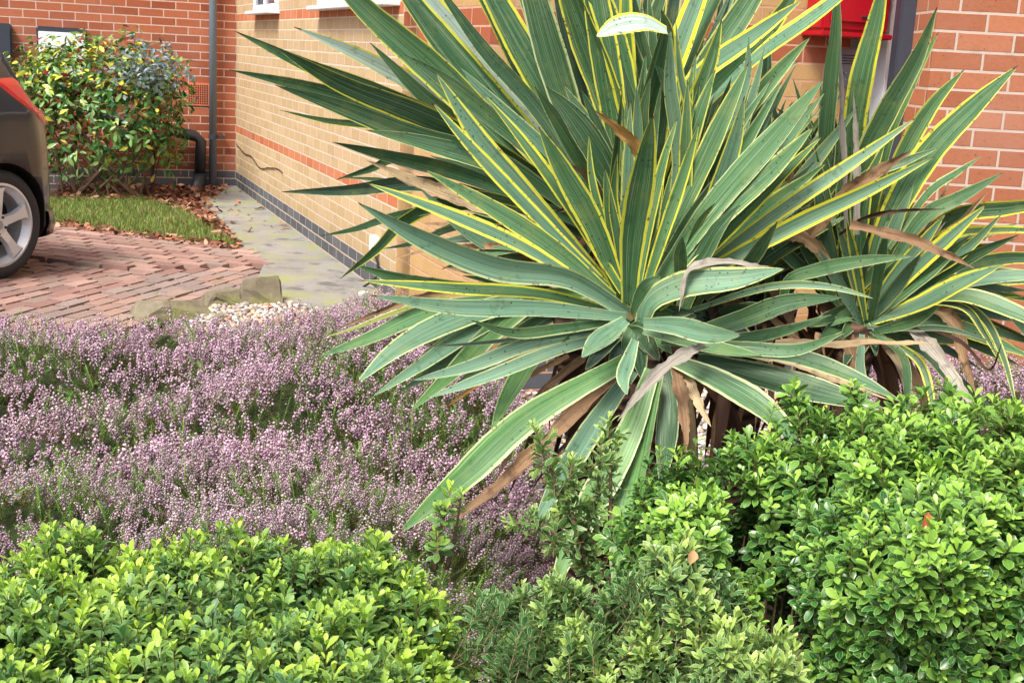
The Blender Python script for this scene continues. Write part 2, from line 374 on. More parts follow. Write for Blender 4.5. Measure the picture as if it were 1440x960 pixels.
# ================================================================== GROUND
def ground_mat():
    t = NT('soil'); co = t.coord(); n1 = t.noise(co, 3, 6, .65); n2 = t.noise(co, 45, 6, .75)
    c = t.mix(n1, C4(70, 52, 40), C4(104, 84, 66)); c = t.mix(t.ss(n2, .55, .7), c, C4(120, 98, 80)); c = t.mix(t.ss(n2, .42, .3), c, C4(34, 26, 20))
    t.L(c, t.b.inputs['Base Color']); t.b.inputs['Roughness'].default_value = .95; t.bump(n2, .8, .02); return t.m
def concrete_mat():
    t = NT('mossy_concrete'); co = t.coord(); n1 = t.noise(co, 2.2, 8, .7); n2 = t.noise(co, 90, 5, .75); n3 = t.noise(co, 3.2, 7, .66)
    c = t.mix(n1, C4(88, 88, 86), C4(168, 166, 160)); c = t.mix(t.math('MULTIPLY', t.ss(n2, .5, .62), .35), c, C4(84, 82, 78))
    c = t.mix(t.math('MULTIPLY', t.ss(n3, .49, .60), .85), c, C4(138, 144, 92)); c = t.mix(t.math('MULTIPLY', t.ss(n3, .46, .36), .8), c, C4(84, 84, 78))
    t.L(c, t.b.inputs['Base Color']); t.b.inputs['Roughness'].default_value = .85; t.bump(n2, .6, .005); return t.m
soil = ground_mat(); conc = concrete_mat()
bm = bmesh.new(); bmesh.ops.create_grid(bm, x_segments=2, y_segments=2, size=60); o = bm_obj('ground', bm, soil); o.location = (0, 20, -.03); tag(o, kind='structure')
def poly_slab(name, pix, z, mat, th=.05, raw=None):
    bm = bmesh.new(); pts = raw if raw is not None else [G(x, y, 0)[:2] for x, y in pix]
    vs = [bm.verts.new((p[0], p[1], z)) for p in pts]; f = bm.faces.new(vs)
    r = bmesh.ops.extrude_face_region(bm, geom=[f]); bmesh.ops.translate(bm, vec=(0, 0, -th), verts=[v for v in r['geom'] if isinstance(v, bmesh.types.BMVert)])
    bmesh.ops.recalc_face_normals(bm, faces=bm.faces); o = bm_obj(name, bm, mat); tag(o, kind='structure'); return o
inA = A+np.array([0, .0])
raw = [G(x, y)[:2] for x, y in ((606, 470), (560, 470), (480, 452), (408, 428), (352, 415), (372, 372), (345, 352), (318, 318), (284, 284), (262, 262))]+[A-perp*.6, A, B]
poly_slab('concrete_path', None, .012, conc, raw=raw)
# ---- pebbles
def ico():
    bm = bmesh.new(); bmesh.ops.create_icosphere(bm, subdivisions=1, radius=1); V = np.array([v.co[:] for v in bm.verts]); F = np.array([[v.index for v in f.verts] for f in bm.faces]); bm.free(); return V, F
IV, IF = ico()
peb_t = NT('pebbles'); at = peb_t.attr('tint'); c_ = peb_t.mix(peb_t.math('MULTIPLY', peb_t.noise(peb_t.coord(), 200, 4), .45), at.outputs[0], C4(120, 108, 96)); peb_t.L(c_, peb_t.b.inputs['Base Color']); peb_t.b.inputs['Roughness'].default_value = .6
pcols = np.array([s2l(c) for c in ((232, 226, 218), (214, 204, 190), (196, 170, 138), (170, 160, 152), (226, 200, 168), (120, 112, 110), (190, 140, 110), (240, 238, 234), (150, 150, 156))])
def inpoly(p, poly):
    x, y = p[:, 0], p[:, 1]; c = np.zeros(len(p), bool); n = len(poly); j = n-1
    for i in range(n):
        xi, yi = poly[i]; xj, yj = poly[j]
        k = ((yi > y) != (yj > y)) & (x < (xj-xi)*(y-yi)/(yj-yi+1e-12)+xi); c ^= k; j = i
    return c
def rand_in(poly, n):
    poly = np.array(poly); lo, hi = poly.min(0), poly.max(0); out_ = np.zeros((0, 2))
    while len(out_) < n:
        q = rng.uniform(lo, hi, (n*2, 2)); out_ = np.vstack([out_, q[inpoly(q, poly)]])
    return out_[:n]
def pebbles(name, poly, n, size, label):
    q = rand_in(poly, n); s = size*rng.lognormal(0, .28, n); pos = np.c_[q, s*.25+rng.uniform(-.02, .004, n)]
    V = IV[None]*s[:, None, None]*rng.uniform([.8, .6, .4], [1.2, 1, .7], (n, 3))[:, None, :]*(1+rng.uniform(-.12, .12, (n, len(IV), 1)))
    a = rng.uniform(0, 6.28, n); c, s_ = np.cos(a), np.sin(a); X = V[..., 0]*c[:, None]-V[..., 1]*s_[:, None]; Y_ = V[..., 0]*s_[:, None]+V[..., 1]*c[:, None]
    V = np.stack([X, Y_, V[..., 2]], -1)+pos[:, None]
    F = IF[None]+(np.arange(n)*len(IV))[:, None, None]
    T = pcols[rng.integers(0, len(pcols), n)]*rng.uniform(.75, 1.1, (n, 1)); T = np.c_[T, np.ones(n)]
    o = build_np(name, V.reshape(-1, 3), F.reshape(-1, 3), {'tint': np.repeat(T, len(IV), 0)}, peb_t.m); tag(o, label, 'pebbles', kind='stuff'); return o
pebbles('pebbles', [G(x, y)[:2] for x, y in ((690, 545), (870, 520), (1150, 500), (1250, 620), (900, 760), (700, 720), (600, 600))], 14000, .013, 'white and tan pebbles lying between the spiky plant and the plinth')
pebbles('pebbles', [G(x, y)[:2] for x, y in ((245, 480), (262, 455), (300, 430), (350, 430), (400, 424), (470, 440), (520, 470), (420, 520), (280, 520))], 5000, .014, 'pale pebbles spilling behind the heather beside the rocks')
pebbles('pebbles', [G(x, y)[:2] for x, y in ((560, 900), (760, 850), (800, 1050), (540, 1100))], 1500, .014, 'grey pebbles showing at the foot of the front bushes')

# ---- block paving driveway
pav_t = NT('brick_pavers'); at = pav_t.attr('tint'); co = pav_t.coord(); n1 = pav_t.noise(co, 30, 6, .7); n3 = pav_t.noise(co, 2.0, 4)
c_ = pav_t.mix(pav_t.math('MULTIPLY', n1, .6), at.outputs[0], C4(104, 80, 70)); c_ = pav_t.mix(pav_t.math('MULTIPLY', pav_t.ss(n3, .55, .75), .35), c_, C4(120, 118, 92))
pav_t.L(c_, pav_t.b.inputs['Base Color']); pav_t.b.inputs['Roughness'].default_value = .85; pav_t.bump(n1, .5, .003)
dark_sand = simple('dark_joint_sand', (52, 42, 34), .95, noise=.4, scale=60)
drive_pix = ((-220, 470), (170, 470), (300, 430), (372, 400), (372, 372), (345, 352), (215, 338), (80, 318), (-120, 306))
drive_poly = np.array([G(x, y)[:2] for x, y in drive_pix])
poly_slab('driveway_bed', None, -.018, dark_sand, raw=[tuple(p) for p in drive_poly])
CUB = np.array([[-1, -1, 0], [1, -1, 0], [1, 1, 0], [-1, 1, 0], [-.94, -.9, 1], [.94, -.9, 1], [.94, .9, 1], [-.94, .9, 1]], float)
CF = np.array([[4, 5, 6, 7], [0, 1, 5, 4], [1, 2, 6, 5], [2, 3, 7, 6], [3, 0, 4, 7]])
acc = Acc()
dirA = unit(G(400, 376)[:2]-G(150, 452)[:2]); dirB = unit(G(340, 352)[:2]-G(80, 322)[:2])
split = np.array([G(x, y)[:2] for x, y in ((-200, 352), (50, 362), (195, 382), (372, 374))])
def zone(q):    # True in the near zone (camera side of the split line)
    return q[1] < np.interp(q[0], split[:, 0], split[:, 1]) if split[0, 0] < split[-1, 0] else False
for zi, (d, org) in enumerate(((dirA, G(200, 440)[:2]), (dirB, G(200, 340)[:2]))):
    nrm = np.array([-d[1], d[0]]); L_, W_ = .205, .105
    for j in range(-60, 60):
        for i in range(-40, 40):
            cpt = org+d*((i+.5*(j % 2))*L_)+nrm*(j*W_)
            if not inpoly(cpt[None], drive_poly)[0]: continue
            if zone(cpt) != (zi == 0): continue
            a = math.atan2(d[1], d[0])+random.gauss(0, .025); lx = L_*.5-.002-random.random()*.006; ly = W_*.5-.002-random.random()*.009*(random.random()<.45)
            cc, ss_ = math.cos(a), math.sin(a); V = CUB*np.array([lx, ly, .04]); V[:, 2] += V[:, 0]*random.gauss(0, .006)+V[:, 1]*random.gauss(0, .010)
            V = np.c_[V[:, 0]*cc-V[:, 1]*ss_, V[:, 0]*ss_+V[:, 1]*cc, V[:, 2]]
            px_dip = -.022*math.exp(-((cpt[0]-G(60, 372)[0])**2/.5+(cpt[1]-G(60, 380)[1])**2/.18)) if zi == 0 else .006
            V += np.array([cpt[0]+random.gauss(0, .0016), cpt[1]+random.gauss(0, .0016), -.030+px_dip+random.gauss(0, .0022)])
            edge = np.dot(cpt-G(150, 452)[:2], nrm if nrm[1] < 0 else -nrm)
            grey = zi == 0 and edge > -.26-random.random()*.25
            base_c = np.array(s2l(random.choice(((158, 136, 126), (146, 132, 126), (170, 140, 126))) if grey else random.choice(((162, 128, 118), (176, 140, 128), (146, 112, 104), (180, 150, 138), (156, 134, 124)))))*random.uniform(.82, 1.12)
            acc.add(V, CF, tint=np.tile(np.r_[base_c, 1], (8, 1)))
o = acc.build('driveway', pav_t.m, smooth=False); tag(o, kind='structure')

# ---- rocks
rock_t = NT('mossy_rock'); co = rock_t.coord(); n1 = rock_t.noise(co, 14, 7, .65); n2 = rock_t.noise(co, 3.5, 4)
c_ = rock_t.mix(n1, C4(70, 64, 50), C4(150, 142, 118)); c_ = rock_t.mix(rock_t.math('MULTIPLY', rock_t.ss(n2, .48, .62), .6), c_, C4(122, 126, 66))
rock_t.L(c_, rock_t.b.inputs['Base Color']); rock_t.b.inputs['Roughness'].default_value = .9; rock_t.bump(n1, .8, .012)
def rock(px, py, sx, sy, sz, seed, label, rz=0, tilt=0, z=0.0):
    r = np.random.default_rng(seed); bm = bmesh.new(); n_ = 12
    dirs = r.normal(size=(n_, 3)); dirs[:, 2] = np.abs(dirs[:, 2]); pts = dirs/np.abs(dirs).max(1, keepdims=True)*r.uniform(.8, 1, (n_, 1))
    pts = np.vstack([pts, [[-1, -1, -.3], [1, -1, -.3], [1, 1, -.3], [-1, 1, -.3]]])
    for p in pts: bm.verts.new(p*np.array([sx, sy, sz]))
    rr = bmesh.ops.convex_hull(bm, input=bm.verts); 
    for v in [v for v in bm.verts if not v.link_faces]: bm.verts.remove(v)
    bmesh.ops.subdivide_edges(bm, edges=bm.edges, cuts=2, use_grid_fill=True)
    for v in bm.verts: v.co += Vector(r.normal(size=3))*min(sx, sz)*.035
    p = G(px, py); o = bm_obj('rock', bm, rock_t.m, None, bevel=0); o.location = (p[0], p[1], z); o.rotation_euler = (0, tilt, rz); tag(o, label, 'rock', 'rocks edging the driveway'); return o
rock(366, 424, .125, .07, .15, 11, 'upright mossy rock standing at the corner of the concrete path', rz=.3)
rock(318, 425, .13, .08, .085, 5, 'low flat rock lying left of the upright mossy rock', rz=.5)
rock(240, 443, .22, .08, .085, 9, 'long flat slab rock nearest the heather along the driveway edge', rz=.55)
rock(308, 452, .028, .028, .05, 17, 'small dark pointed stone in front of the flat rocks', rz=.2)

# ---- grass
grass_t = NT('grass'); at = grass_t.attr('tint'); grass_t.L(at.outputs[0], grass_t.b.inputs['Base Color']); grass_t.b.inputs['Roughness'].default_value = .6; translucent(grass_t, at.outputs[0], .3)
def blades(name, q, h, wdt, cols, label, mat, bend=.5):
    n = len(q); a = rng.uniform(0, 6.28, n); hh = h*rng.uniform(.5, 1.25, n); ld = rng.uniform(0, 6.28, n); l = hh*rng.uniform(.1, bend, n)*1.4
    wv = np.c_[np.cos(a), np.sin(a)]*(wdt*rng.uniform(.6, 1.3, n))[:, None]; lv = np.c_[np.cos(ld), np.sin(ld)]*l[:, None]
    V = np.zeros((n, 5, 3)); V[:, 0, :2] = q-wv; V[:, 1, :2] = q+wv; V[:, 2, :2] = q-wv*.8+lv*.35; V[:, 3, :2] = q+wv*.8+lv*.35; V[:, 4, :2] = q+lv
    V[:, 2, 2] = V[:, 3, 2] = hh*.6; V[:, 4, 2] = hh; V[..., 2] -= .012
    F = np.array([[0, 1, 3], [0, 3, 2], [2, 3, 4]])[None]+(np.arange(n)*5)[:, None, None]
    cols = np.array([s2l(c) for c in cols]); T = cols[rng.integers(0, len(cols), n)]*rng.uniform(.7, 1.2, (n, 1))
    o = build_np(name, V.reshape(-1, 3), F.reshape(-1, 3), {'tint': np.repeat(np.c_[T, np.ones(n)], 5, 0)}, mat); tag(o, label, 'grass', kind='stuff'); return o
gcols = ((122, 158, 66), (104, 142, 56), (146, 172, 84), (90, 124, 52), (170, 166, 104), (140, 126, 80))
lawn = [G(x, y)[:2] for x, y in ((-60, 285), (80, 280), (150, 276), (210, 280), (262, 296), (300, 318), (338, 346), (300, 344), (215, 332), (80, 312), (-60, 305))]
q = np.array(rand_in(lawn, 15000))
blades('lawn', q, .05, .0028, gcols, 'strip of bright green lawn between the shrub bed and the paving', grass_t.m)
q = np.vstack([rand_in([G(x, y)[:2] for x, y in pp], n) for pp, n in ((((302, 300), (322, 302), (318, 310), (300, 308)), 260), (((300, 335), (345, 342), (340, 352), (305, 350)), 300), (((295, 400), (312, 392), (320, 400), (305, 405)), 60), (((186, 452), (215, 446), (225, 456), (195, 462)), 160), (((185, 372), (196, 370), (200, 378), (188, 380)), 50), (((215, 412), (222, 410), (225, 418), (216, 420)), 30))])
blades('weeds', q, .028, .003, ((110, 160, 60), (80, 124, 50), (140, 180, 80)), 'tufts of small green weeds in the paving joints and path edge', grass_t.m)
# ---- leaf litter
lit_t = NT('dry_leaf'); at = lit_t.attr('tint'); lit_t.L(at.outputs[0], lit_t.b.inputs['Base Color']); lit_t.b.inputs['Roughness'].default_value = .8; translucent(lit_t, at.outputs[0], .15)
def litter(name, q, size, cols, label, z=.0, zs=.03):
    n = len(q); T = np.array([[-.5, -.2, .1], [0, -.32, .0], [.5, -.15, .15], [.55, .12, .2], [0, .3, .05], [-.5, .15, .12]])
    nrmv = rng.normal(0, .45, (n, 3)); nrmv[:, 2] = 1; M = frames_to_mats(nrmv, rng.uniform(0, 6.28, n)); pos = np.c_[q, z+rng.uniform(0, zs, n)]
    V, F = scatter((T, np.array([[0, 1, 4, 5], [1, 2, 3, 4]])), pos, M, size*rng.uniform(.5, 1.4, n))
    cols = np.array([s2l(c) for c in cols]); C_ = cols[rng.integers(0, len(cols), n)]*rng.uniform(.6, 1.15, (n, 1))
    o = build_np(name, V, F, {'tint': np.repeat(np.c_[C_, np.ones(n)], 6, 0)}, lit_t.m); tag(o, label, 'dead leaves', kind='stuff'); return o
lcols = ((150, 96, 70), (120, 70, 50), (176, 122, 92), (96, 60, 46), (190, 148, 118), (136, 84, 66))
q = np.vstack([rand_in([G(x, y)[:2] for x, y in ((80, 248), (300, 262), (330, 262), (290, 285), (340, 350), (320, 345), (262, 300), (200, 282), (80, 282))], 1700), rand_in([G(x, y)[:2] for x, y in ((240, 262), (345, 264), (420, 330), (330, 330))], 50), rand_in([G(x, y)[:2] for x, y in ((80, 312), (340, 350), (330, 356), (80, 322))], 200)])
litter('leaf_litter', q, .055, lcols, 'brown fallen leaves under the shrub and along the path edge')
# ================================================================== CAR
car_c = G(5, 394)
CH = R(66)                                  # direction of the car's rear end, seen from above
rear = np.array([math.cos(CH), math.sin(CH), 0]); side = np.array([math.sin(CH), -math.cos(CH), 0])    # side: towards the side we see (its left flank)
if side[0]*(-car_c[0])+side[1]*(-car_c[1]) < 0: side = -side
paint = simple('dark_brown_grey_paint', (40, 38, 41), .32, .15, noise=.05, scale=60, coat=.5)
car_black = simple('black_plastic', (30, 30, 32), .6, noise=.2)
tyre_m = simple('tyre_rubber', (46, 46, 48), .8, noise=.25, scale=60, bump=.3)
alloy = simple('silver_alloy', (208, 210, 212), .32, .35, noise=.05)
red_lens = simple('red_lamp_lens', (186, 34, 26), .15, noise=.25, scale=12, coat=.6)
car_glass = simple('car_glass', (40, 46, 52), .06, noise=.2)
HW = .84                                    # half width; local x: towards rear, y: towards the seen flank, origin at the seen rear wheel's foot
car = empty('parked_car', car_c); tag(car, 'dark brown-grey hatchback with silver wheel, parked on the brick paving at the left edge', 'car')
def cl(x, y, z): return rear*x+side*y+np.array([0, 0, z])
yc = -HW+.03                                # centre line
XR, XF = .66, -3.35
def roof(x):     # top profile
    return float(np.interp(x, [-3.35, -3.2, -2.3, -1.55, -.7, .0, .28, .42, .52, .60, .66], [.62, .78, .98, 1.42, 1.46, 1.40, 1.30, 1.06, .92, .76, .60]))
def wid(x):
    return float(np.interp(x, [-3.35, -3.2, -2.9, -2.2, 0, .3, .45, .58, .66], [.55, .68, .78, .83, HW, .82, .74, .58, .44]))
xs = np.r_[np.linspace(XF, -2.3, 10), np.linspace(-2.1, .1, 14), np.linspace(.16, XR, 14)]
rings = []
def ringpts(x):
    w_, zr = wid(x), roof(x); belt = min(.93, zr-.02); out_ = []
    prof = [(.93, .20), (.985, .27), (1.0, .42), (1.0, .58), (.985, .74), (.955, belt)]
    for f, z in prof: out_.append((f*w_, min(z, zr-.01)))
    tw = .955*w_; top = w_*.66
    for k in (.35, .7, .92): out_.append((tw+(top-tw)*k**1.1, belt+(zr-belt)*k))
    out_.append((top*.8, zr-.005+.0)); out_.append((top*.4, zr+.012)); out_.append((0, zr+.018))
    return out_
bm = bmesh.new(); N = None
for x in xs:
    h = ringpts(x); full = [(y, z) for y, z in h]+[(-y, z) for y, z in reversed(h[:-1])]; N = len(full)
    rings.append([bm.verts.new(Vector(cl(x, y+yc, z))) for y, z in full])
for i in range(len(xs)-1):
    for k in range(N-1): bm.faces.new((rings[i][k], rings[i][k+1], rings[i+1][k+1], rings[i+1][k]))
    bm.faces.new((rings[i][N-1], rings[i][0], rings[i+1][0], rings[i+1][N-1]))
bm.faces.new(rings[0]); bm.faces.new(list(reversed(rings[-1]))); bmesh.ops.recalc_face_normals(bm, faces=bm.faces)
body = bm_obj('body', bm, paint, car, smooth=True)
# wheel arches cut out
cut = bmesh.new()
WB = -2.52
for wx in (0, WB):
    for sgn in (1, -1):
        yy = 0.1 if sgn == 1 else 2*yc-.1
        tube(cut, [cl(wx, yy, .315), cl(wx, yy-sgn*.36, .315)], .355, 40)
bmesh.ops.recalc_face_normals(cut, faces=cut.faces)
cme = bpy.data.meshes.new('cut'); cut.to_mesh(cme); cut.free(); co_ = bpy.data.objects.new('cut', cme); col.objects.link(co_); co_.location = car.location
md = body.modifiers.new('b', 'BOOLEAN'); md.object = co_; md.operation = 'DIFFERENCE'; md.solver = 'EXACT'
bpy.context.view_layer.update(); dg = bpy.context.evaluated_depsgraph_get(); nm = bpy.data.meshes.new_from_object(body.evaluated_get(dg)); body.modifiers.clear(); body.data = nm
bpy.data.objects.remove(co_)
def body_pt(x, t, offn=.004):
    """t along the ring on the seen flank; linear between ring points"""
    h = ringpts(x); i = min(int(t), len(h)-2); f = t-i; y = h[i][0]*(1-f)+h[i+1][0]*f; z = h[i][1]*(1-f)+h[i+1][1]*f; return np.array([x, y+yc, z])
def patch(name, corners, mat, parent, n=10, off=.008, mirror=False):
    """bilinear patch in (x,t) over the body surface, pushed outward, with rim"""
    bm = bmesh.new(); g = []
    for i in range(n+1):
        row = []
        for j in range(n+1):
            u, v = i/n, j/n; c = (1-u)*(1-v)*np.array(corners[0])+u*(1-v)*np.array(corners[1])+u*v*np.array(corners[2])+(1-u)*v*np.array(corners[3])
            p = body_pt(*c); e = .01; du = body_pt(c[0]+e, c[1])-body_pt(c[0]-e, c[1]); dv = body_pt(c[0], c[1]+.05)-body_pt(c[0], c[1]-.05)
            nn = unit(np.cross(du, dv)); 
            if nn[1] < 0: nn = -nn
            edge = i in (0, n) or j in (0, n); q = p+nn*(-.004 if edge else off); yv = q[1] if not mirror else 2*yc-q[1]
            row.append(bm.verts.new(Vector(cl(q[0], yv, q[2]))))
        g.append(row)
    for i in range(n):
        for j in range(n): bm.faces.new((g[i][j], g[i+1][j], g[i+1][j+1], g[i][j+1]))
    bmesh.ops.recalc_face_normals(bm, faces=bm.faces); return bm_obj(name, bm, mat, parent, smooth=True)
def xz(x, z):
    zs_ = [q[1] for q in ringpts(x)]; return (x, float(np.interp(z, zs_, range(len(zs_)))))
for mr in (False, True):
    patch('tail_light', [xz(.06, 1.13), xz(.36, .90), xz(.52, .80), xz(.31, 1.12)], red_lens, car, mirror=mr)
    patch('side_window', [(-1.9, 5.4), (-.95, 5.4), (-.95, 7.6), (-1.35, 7.6)], car_glass, car, mirror=mr)
    patch('side_window', [(-.88, 5.4), (.05, 5.5), (-.12, 7.5), (-.88, 7.6)], car_glass, car, mirror=mr)
    patch('rear_window', [(.30, 6.1), (.40, 6.1), (.30, 8.6), (.24, 7.4)], car_glass, car, mirror=mr)
    patch('headlight', [(-3.25, 4.2), (-2.95, 4.4), (-2.85, 5.2), (-3.18, 5.2)], glass, car, mirror=mr)
def bar(name, rows, mat, par):
    bm = bmesh.new(); tube(bm, [cl(*r) for r in rows], .012, 8); return bm_obj(name, bm, mat, par, smooth=True)
# lower bumper: dark valance wrapping the rear corner
bm = bmesh.new(); g = []
for i, x in enumerate(np.linspace(.37, .665, 9)):
    w_ = wid(x)
    for s_ in (1,):
        g.append([bm.verts.new(Vector(cl(x+dx, yc+w_+dy, z))) for dx, dy, z in ((0, -.08, .19), (.012, .006, .22), (.02, .014, .30), (.012, .006, .36), (0, -.08, .37))])
for i in range(len(g)-1):
    for k in range(4): bm.faces.new((g[i][k], g[i][k+1], g[i+1][k+1], g[i+1][k]))
bmesh.ops.recalc_face_normals(bm, faces=bm.faces); bm_obj('bumper', bm, paint, car, smooth=True)
def wheel(wx, sgn):
    yo = 0.0 if sgn > 0 else 2*yc
    RT, RR, W = .315, .235, .21
    w_ = empty('wheel'); w_.parent = car; w_.location = Vector(cl(wx, yo, RT)); w_.rotation_euler = (0, 0, 0)
    def wl(r, a, y): return Vector(rear*(r*math.cos(a))+side*(sgn*y)+np.array([0, 0, r*math.sin(a)]))
    def lathe(prof, seg=56):
        bm = bmesh.new(); rg = [[bm.verts.new(wl(r, 2*math.pi*k/seg, y)) for r, y in prof] for k in range(seg)]
        for k in range(seg):
            a, b = rg[k], rg[(k+1) % seg]
            for i in range(len(prof)-1): bm.faces.new((a[i], a[i+1], b[i+1], b[i]))
        bmesh.ops.recalc_face_normals(bm, faces=bm.faces); return bm
    bm_obj('tyre', lathe([(RR, -.19), (RR+.03, -W), (RT-.02, -W+.005), (RT, -W+.03), (RT, -.03), (RT-.018, -.006), (RR+.03, 0.0), (RR+.008, -.008), (RR, -.02), (RR, -.19)]), tyre_m, w_, smooth=True)
    bm = lathe([(RR+.006, -.008), (RR-.008, -.004), (RR-.016, -.02), (RR-.035, -.05), (RR-.04, -.15)])
    for k in range(5):
        a = 2*math.pi*k/5+.30; pr_ = []
        for r, hw in ((.05, .034), (.12, .027), (.19, .036), (.218, .060)):
            d = hw/r; yb = -.030+(.02 if r > .1 else .005)
            pr_.append([bm.verts.new(wl(r, a-d, yb-.035)), bm.verts.new(wl(r, a-d*.8, yb)), bm.verts.new(wl(r, a+d*.8, yb)), bm.verts.new(wl(r, a+d, yb-.035))])
        for i in range(3):
            for j in range(3): bm.faces.new((pr_[i][j], pr_[i][j+1], pr_[i+1][j+1], pr_[i+1][j]))
    tube(bm, [wl(0, 0, -.08), wl(0, 0, -.022)], .066, 24)
    bmesh.ops.recalc_face_normals(bm, faces=bm.faces); bm_obj('rim', bm, alloy, w_, smooth=False)
    bm = bmesh.new(); tube(bm, [wl(0, 0, -.17), wl(0, 0, -.155)], .225, 36); bm_obj('brake_disc', bm, car_black, w_)
    bm = bmesh.new(); tube(bm, [wl(0, 0, -.03), wl(0, 0, -.016)], .028, 20); bm_obj('hub_cap', bm, simple('hub_grey', (150, 152, 156), .4, .3), w_)
    for k in range(5): bm = bmesh.new(); a = 2*math.pi*k/5+.3+.62; tube(bm, [wl(.052, a, -.03), wl(.052, a, -.016)], .008, 8); bm_obj('wheel_bolt', bm, car_black, w_)
for wx in (0, WB):
    for s_ in (1, -1): wheel(wx, s_)

# ================================================================== LEAF TEMPLATES
def leaf_template(L=1.0, W=.42, curl=.18, fold=.12, rows=((0, .10), (.3, .62), (.58, 1.0), (.82, .80), (1.0, .06))):
    V = []; lc = []
    for v, h in rows:
        x = L*v; z = -curl*v*v*L
        for s_ in (-1, 0, 1):
            V.append((x, s_*h*W*.5, z+(fold*h*W if s_ else 0))); lc.append((abs(s_) if v < 1 else 1.0, v))
    F = []
    for i in range(len(rows)-1):
        for k in range(2): a = i*3+k; F.append((a, a+1, a+4, a+3))
    return np.array(V), np.array(F), np.array(lc)
def sprig_template(seed, nodes=6, gap=.0085, L=.028, W=.5, whorl=2, stem=True, open0=20, open1=68, curl=.2, newtop=1, rows=None):
    r = np.random.default_rng(seed); Vs, Fs, lcs = [], [], []; n = 0
    for k in range(nodes):
        f = k/(nodes-1); h = (k-nodes+1)*gap
        for j in range(whorl):
            az = 2*math.pi*(j/whorl)+k*math.pi/whorl*1.0+r.normal(0, .25); el = R(open0+(open1-open0)*f+r.normal(0, 9))
            size = L*(1.0-.45*max(0, (f-.75))/.25)*r.uniform(.8, 1.12); kw = {} if rows is None else {'rows': rows}
            V, F, lc = leaf_template(1, W*r.uniform(.9, 1.1), curl*r.uniform(.3, 1.6), .14, **kw); V = V*size
            ce, se = math.cos(el), math.sin(el); x = V[:, 0]*ce-V[:, 2]*se; z = V[:, 0]*se+V[:, 2]*ce; y = V[:, 1]; x = x+.0015
            ca, sa = math.cos(az), math.sin(az); V2 = np.c_[x*ca-y*sa, x*sa+y*ca, z+h]
            age = np.clip((f-.55)/.45, 0, 1) if newtop else 0
            Vs.append(V2); Fs.append(F+n); lcs.append(np.c_[lc, np.full(len(V), r.random()), np.full(len(V), age)]); n += len(V)
    if stem:
        hs = np.array([-nodes*gap*1.15, -nodes*gap*.6, -.002]); rr = [.0011, .0010, .0007]
        for h, q in zip(hs, rr):
            for a in range(4): Vs.append(np.array([[q*math.cos(a*1.571), q*math.sin(a*1.571), h]])); lcs.append(np.array([[0, 0, .5, -1.0]]))
        for i in range(2):
            for a in range(4): b = n+i*4; Fs.append(np.array([[b+a, b+(a+1) % 4, b+4+(a+1) % 4, b+4+a]]))
    return np.concatenate(Vs), np.concatenate(Fs), np.concatenate(lcs)
def hedge_mat(name, dark, mid, new, margin, mamt, trans=.22, rough=.36):
    t = NT(name); at = t.attr('lc'); sp = t.n('SeparateColor'); t.L(at.outputs[0], sp.inputs[0]); r_, v_, q_ = sp.outputs[0], sp.outputs[1], sp.outputs[2]; age = at.outputs['Alpha']
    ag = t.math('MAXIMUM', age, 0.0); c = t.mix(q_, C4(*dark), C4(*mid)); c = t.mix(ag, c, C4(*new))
    mk = t.math('MULTIPLY', t.ss(r_, .68, .92), mamt); c = t.mix(mk, c, C4(*margin))
    c = t.mix(t.math('MULTIPLY', t.ss(r_, .14, .0), .25), c, C4(*margin))
    c = t.mix(t.math('MULTIPLY', t.noise(t.coord(), 220, 3), .35), c, t.mix(.5, c, (.01, .03, .008, 1)))
    isst = t.math('LESS_THAN', age, -.5); c = t.mix(isst, c, C4(112, 96, 62))
    t.L(c, t.b.inputs['Base Color']); t.b.inputs['Roughness'].default_value = rough; t.b.inputs['Specular IOR Level'].default_value = .5
    translucent(t, c, trans); return t.m
def hedge_points(lobes, dens):
    """lobes: centre(3) radii(3) power. points on a rounded box; returns pos, normal"""
    Ps, Ns = [], []
    for (c, r_, pw) in lobes:
        c = np.array(c); r_ = np.array(r_); area = 2*(r_[0]*r_[1]+r_[1]*r_[2]+r_[0]*r_[2])*4*.8; n = int(area*dens)
        d = rng.normal(size=(n, 3)); d = d*r_[::-1].max()**0; q = rng.uniform(-1, 1, (n, 3)); ax = rng.choice(3, n, p=(np.array([r_[1]*r_[2], r_[0]*r_[2], r_[0]*r_[1]])/(r_[1]*r_[2]+r_[0]*r_[2]+r_[0]*r_[1]))); q[np.arange(n), ax] = np.sign(rng.uniform(-1, 1, n))
        nn = np.sign(q)*np.abs(q)**(pw-1); sc_ = (np.abs(q)**pw).sum(1)**(-1/pw); p = q*sc_[:, None]
        nn = np.sign(p)*np.abs(p)**(pw-1)/r_; nn /= np.linalg.norm(nn, axis=1, keepdims=True)
        pw_ = c+p*r_
        keep = np.ones(n, bool)
        for (c2, r2, p2) in lobes:
            if c2 is c or (np.allclose(c2, c) and np.allclose(r2, r_)): continue
            keep &= (np.abs((pw_-np.array(c2))/np.array(r2))**p2).sum(1) > .93
        Ps.append(pw_[keep]); Ns.append(nn[keep])
    return np.concatenate(Ps), np.concatenate(Ns)
def fbm(p, s, seed):
    r = np.random.default_rng(seed); v = 0
    for k in range(5):
        a = r.normal(size=(3, 3)); ph = r.uniform(0, 6.28, 3); v = v+np.sin(p@a.T*s*(1.0+.7*k)+ph).sum(1)/(3*(1+.5*k))
    return v
